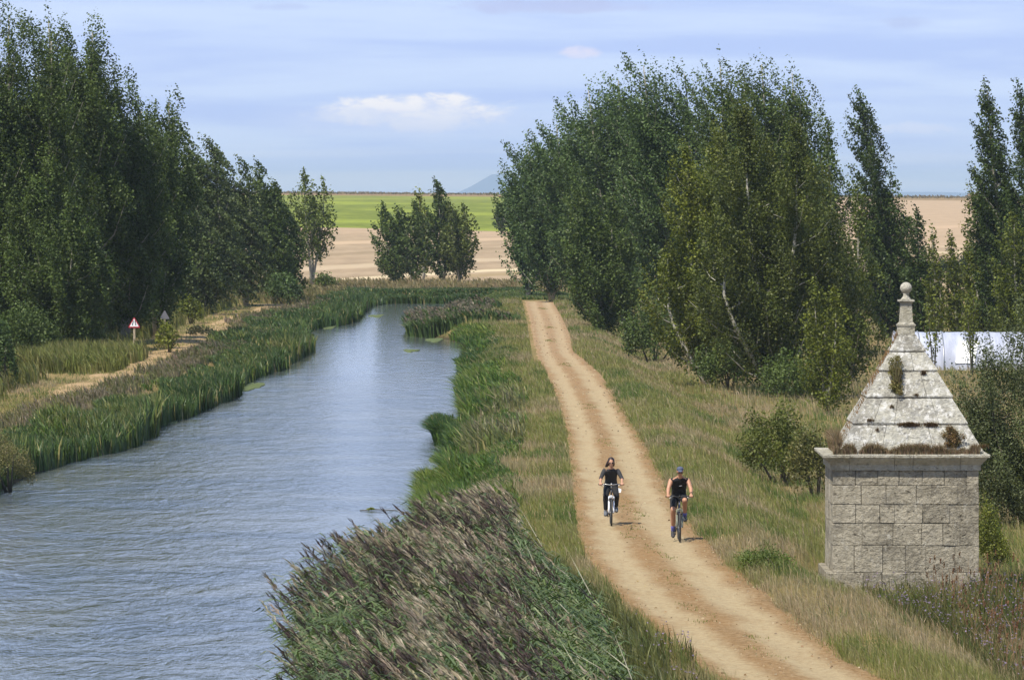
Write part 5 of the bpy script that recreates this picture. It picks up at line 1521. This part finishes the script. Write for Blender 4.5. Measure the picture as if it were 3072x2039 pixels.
tree('poplar_tree', 'highest narrow poplar right of the notch in the right-hand mass', 2215, 388, 145, 78, C_POP, ((-.2, 1.0, .75), (.45, .93, .7), (0, .85, .95)), lean=.04, base=.04, group=GR, wf=1.15, shear=.55, pk=.62, pp=3.0, tips=.5, lai=3.3)
tree('poplar_tree', 'high round-topped poplar at the right of the right-hand mass', 2365, 376, 155, 100, C_POP, ((-.35, 1.0, .7), (.3, .97, .7), (.1, .88, 1.0)), lean=.04, base=.04, group=GR, wf=1.15, shear=.55, pk=.62, pp=3.0, tips=.5, lai=3.0)
tree('poplar_tree', 'sloping right shoulder poplar of the right-hand mass', 2470, 372, 370, 72, C_POP, LR, lean=.03, base=.04, group=GR, shear=.4, lai=2.6)
GFn = 'lighter poplars in front of the right-hand mass'
tree('poplar_tree', 'dark front poplar where the right-hand mass meets the grass slope', 1800, 385, 560, 105, C_POP, LD3, lean=.03, base=.02, group=GFn, shear=.35, pk=.3)
tree('poplar_tree', 'yellow-olive poplar with pale forked trunk in front of the right-hand mass', 2118, 300, 418, 135, C_OLV, ((-.3, .96, .55), (.25, 1.0, .6), (-.75, .55, .5), (.65, .6, .5)), lean=.01, base=.06, group=GFn, lai=2.5, pk=.5, shear=.3, limbr=1.0, bark=BARK_PALE)
tree('poplar_tree', 'largest olive-green poplar in front of the right-hand mass', 2318, 292, 322, 178, [(.042,.060,.016), (.058,.076,.020), (.080,.098,.028), (.11,.125,.04)], ((-.35, 1.0, .6), (.35, .93, .6), (-.75, .6, .5), (.75, .66, .55)), lean=.01, base=.05, group=GFn, lai=3.0, pk=.5, shear=.3, limbr=.9, bark=BARK_PALE)
tree('poplar_tree', 'light green shorter poplar left of the slender leaning poplar', 2548, 310, 560, 92, [(.05,.072,.018), (.075,.098,.026), (.10,.125,.04)], ((-.4, .95, .55), (.3, 1.0, .55), (0, .7, .8)), lean=.02, base=.04, group=GFn, lai=1.9, shear=.3)
tree('poplar_tree', 'small leafy poplar on the slope left of the hut roof', 2480, 270, 830, 72, C_OLV, LD3, lean=.02, base=.04, group=GFn, lai=1.5, shear=.3)
shrub('bush', 'dark undergrowth bush at the base of the forked olive poplar', 2190, 296, 1010, 115, C_POP, 2.4)
shrub('bush', 'dark undergrowth bush at the base of the largest olive poplar', 2400, 288, 1040, 120, C_POP, 2.4)
shrub('bush', 'dark undergrowth bush behind the grassy slope at the far end', 1960, 340, 900, 100, C_POP, 2.4)

GLm = 'slender columnar poplars on the right'
tree('columnar_poplar', 'tall slender dark poplar leaning left behind the hut', 2665, 420, 268, 68, C_LOM, ((0, 1, .95), (.4, .62, .9), (-.3, .5, .9)), lean=.125, base=.03, group=GLm, pk=.45, pp=2.2, rise=.16, lai=3.8, shear=.5, limbv=1.3)
for px_, Yy, top_, hwp, ln_, lai_, lb in ((2762, 405, 622, 40, .03, 3.0, 'short dark columnar poplar directly right of the hut finial'),
        (2812, 400, 668, 26, .05, 1.8, 'thin columnar poplar, second right of the hut finial'),
        (2868, 398, 690, 30, .05, 2.2, 'thin columnar poplar, third right of the hut finial'),
        (2920, 410, 700, 34, .03, 2.2, 'columnar poplar in front of the distant wood, fourth right of the finial'),
        (3010, 380, 238, 64, .065, 3.6, 'tall leaning columnar poplar by the right frame edge'),
        (3105, 372, 250, 58, .06, 3.4, 'tall columnar poplar cut off by the right frame edge'),
        (2955, 388, 505, 48, .045, 2.2, 'lower columnar poplar left of the tall ones at the right edge'),
        (3050, 360, 640, 60, .02, 2.4, 'bushy columnar poplar low at the right edge')):
    tree('columnar_poplar', lb, px_, Yy, top_, hwp, C_LOM if lai_ > 2.5 else C_OLV[:3], ((0, 1, .9), (.45, .7, .7), (-.4, .6, .7)), lean=ln_, base=.05, group=GLm, pk=.4, pp=1.6, rise=.14, lai=lai_, shear=.5, limbv=1.2)
GS = 'nearly bare saplings before the greenhouse'
tree('sapling', 'nearly bare poplar sapling in front of the left of the greenhouse', 2802, 330, 880, 26, C_OLV, ((-.4, .9, .7), (.4, 1, .7)), lean=.02, base=.2, group=GS, lai=.55, shear=.2, bark=BARK_DARK)
tree('sapling', 'thin leafy sapling in front of the middle of the greenhouse', 2915, 332, 860, 26, C_OLV, ((-.3, .9, .7), (.3, 1, .7)), lean=.02, base=.2, group=GS, lai=.8, shear=.2, bark=BARK_DARK)
GW = 'distant wood behind the greenhouse'
for i, (px_, top_) in enumerate(((2790, 800), (2850, 775), (2915, 760), (2980, 770), (3045, 740), (2735, 790))):
    tree('distant_tree', 'dark distant tree in the low wood behind the greenhouse', px_, 640, top_, 46, [(.032,.045,.020), (.045,.062,.028)], LD3, lean=.02, base=.02, group=GW, lai=2.6, bark=BARK_DARK)
tree('willow_tree', 'grey-green willow at the right frame edge beside the hut', 3085, 178, 925, 205, C_WIL, ((-.45, .80, .6), (.1, 1.0, .7), (-.6, .55, .6), (.6, .9, .6)), lean=.02, base=.04, lai=2.4, pk=.35, shear=.35, ls=.85, bark=BARK_DARK)
shrub('bush', 'yellow-green bramble bush on the slope left of the hut', 2345, 198, 1205, 125, [(.06,.08,.02), (.09,.11,.03), (.12,.13,.045)], 2.4)
shrub('bush', 'taller bramble bush close behind the left wall of the hut', 2450, 190, 1250, 70, [(.06,.075,.025), (.10,.10,.04), (.13,.12,.06)], 1.8)
shrub('bush', 'low bright green bush beside the track near the hut', 2300, 134, 1640, 88, [(.05,.085,.02), (.08,.115,.03), (.11,.13,.05)], 2.4, ls=.8, lean=.05)
shrub('bush', 'pale silvery green tuft on the track side of the low green bush', 2238, 136, 1650, 32, [(.22,.25,.15), (.16,.20,.10), (.12,.15,.07)], 1.5, ls=.7)
shrub('bush', 'green bush at the right foot of the hut', 2985, 150, 1500, 52, C_YEL, 2.2, ls=.8)
# plants growing on the hut roof
def wall_plant(label, vx, vtop, vbot, wv, colr):
    pyb = 820 + vbot * .36988; pyt = 820 + vtop * .36988; px_ = 2440 + vx * .36988
    zz = Z_at(pyb, BY + .6); hwz = np.interp(zz, [rz_(1437) + OZ, rz_(495) + OZ], [hw[5], hw[0]])
    yy = BY + CY - hwz - .03; x = X_at(px_, yy)
    rng = np.random.default_rng(vx)
    root = empty('wall_plant', (x, yy, zz)); tag(root, label, 'plant', 'plants rooted in the hut roof')
    Hh = (pyb - pyt) * yy / F; Ww = wv * .36988 * yy / F / 2
    m = 40; u = rng.random(m); Cn = np.stack([rng.normal(0, .4, m) * Ww, -.05 + Hh * u * .42 + rng.normal(0, .04, m), Hh * u], 1)
    V, Fc, C = leaves(rng, Cn, np.full((m, 3), .05), 1900, .042, colr, .1)
    n = 260; b0 = np.zeros((n, 3)); b0[:, 0] = rng.normal(0, .3, n) * Ww
    e = np.stack([rng.normal(0, .55, n) * Ww, rng.uniform(0, .42, n) * Hh, rng.uniform(.3, 1.05, n) * Hh], 1)
    sv_, sf, sc_ = strips(b0, (b0 + e) / 2, e, np.full(n, .006), np.full(n, .005), sides(rng, n, .8), bcol(rng, pal([(.16, .12, .07), (.11, .12, .04)], rng.random(n)), n, .2))
    link('foliage', np_mesh('foliage', V, Fc, C), LEAF, root)
    link('stem', np_mesh('stem', sv_, sf, sc_), GRASS, root)
wall_plant('olive weed growing from a joint in the middle of the hut roof', 672, 690, 985, 110, [(.10,.10,.035), (.15,.14,.06), (.17,.12,.07)])
wall_plant('brown dry shrub growing low on the right of the hut roof', 1135, 1225, 1400, 150, [(.11,.07,.045), (.15,.10,.065), (.10,.10,.04)])

# floating weed, drifting stick, mudflat clump
alg, t, o = mat_new('duckweed')
g = t.node('ShaderNodeNewGeometry').outputs['Position']
n_ = t.noise(g, 8, 4, .7)
pbr(t, o, t.ramp(n_, [(.3, (.06, .085, .02)), (.6, (.10, .13, .03))]), .8, bump=n_, bstr=.8, bdist=.05)
def mat_patch(px, py_, wpx, dY, label):
    X, Y, z = P(px, py_, -1.0); k = Y / F; rng = random.Random(px)
    n = 26; mb = MB(); top = []; bot = []
    for i in range(n):
        a = 2 * math.pi * i / n; rr = 1 + .22 * math.sin(3 * a + px) + rng.uniform(-.12, .12)
        top.append((wpx / 2 * k * rr * math.cos(a), dY / 2 * rr * math.sin(a), .035 + rng.uniform(-.01, .01)))
        bot.append((wpx / 2 * k * rr * 1.05 * math.cos(a), dY / 2 * rr * 1.05 * math.sin(a), -.03))
    mb.add(top + bot + [(0, 0, .07)], [(i, (i + 1) % n, 2 * n) for i in range(n)] + [(n + i, n + (i + 1) % n, (i + 1) % n, i) for i in range(n)] + [tuple(n + i for i in range(n))[::-1]])
    ob = mb.build('floating_weed', alg, loc=(X, Y, -1.0)); tag(ob, label, 'water weed', 'mats of weed on the canal'); return ob
mat_patch(748, 1160, 72, 14, 'green mat of weed against the left reeds, largest of them')
mat_patch(792, 1120, 34, 9, 'small weed mat just beyond the largest one by the left reeds')
mat_patch(500, 1264, 66, 5, 'narrow weed mat at the foot of the near left reeds')
mat_patch(1130, 948, 42, 9, 'weed mat on the far water by the bend')
mat_patch(985, 982, 50, 9, 'weed mat beyond the tall left reed corner')
mat_patch(1306, 1020, 50, 10, 'yellowish weed mat at the foot of the reed island')
mat_patch(1232, 1052, 44, 6, 'thin weed mat in mid canal before the reed island')
mat_patch(1322, 1374, 70, 7, 'weed mat below the sedge on the right edge')
X, Y, z = P(1135, 1531, -1.0)
st = empty('floating_stick', (X, Y, -1.0)); tag(st, 'thin brown stick with a tuft of weed floating in the canal', 'stick')
MB().tube([(-.55, 0, .01), (-.1, .1, .03), (.3, .05, .02), (.62, -.1, .015)], [.012, .018, .016, .008], 6).build('stick', BARK_DARK, st, smooth=True)
rr_ = np.random.default_rng(3)
V, Fc, C = leaves(rr_, np.array([(-.28, 0, .05), (-.18, .03, .06)]), np.array([(.05, .05, .025)] * 2), 90, .05, C_YEL, 0)
link('weed_tuft', np_mesh('weed_tuft', V, Fc, C), LEAF, st)
X, Y, z = P(1857, 1478, 0.0)
tag(MB().add([(-.06, 0, 0), (.05, .02, 0), (.07, .06, .09), (-.03, .08, .13), (0, .12, 0)], [(0, 1, 2, 3), (1, 4, 2), (2, 4, 3), (3, 4, 0)]).build('paper_scrap', WHT, loc=(X, Y + .0, .012)), 'small white scrap of litter lying on the track beside the woman', 'litter')

# ------------------------------------------------------------------ air between here and the hills
hm = bpy.data.materials.new('air'); hm.use_nodes = True
t = NT(hm.node_tree); t.n.clear(); o = t.node('ShaderNodeOutputMaterial')
pv = t.node('ShaderNodeVolumePrincipled')
pv.inputs['Color'].default_value = (.70, .86, 1.0, 1)
pv.inputs['Density'].default_value = 0.000065
pv.inputs['Anisotropy'].default_value = 0.0
t.l.new(pv.outputs[0], o.inputs['Volume'])
hz_ = MB().box(-9500, 9700, -30, 27500, -40, 110).build('haze', hm)
tag(hz_, kind='stuff', label='thin blue air over the far hills', cat='haze')
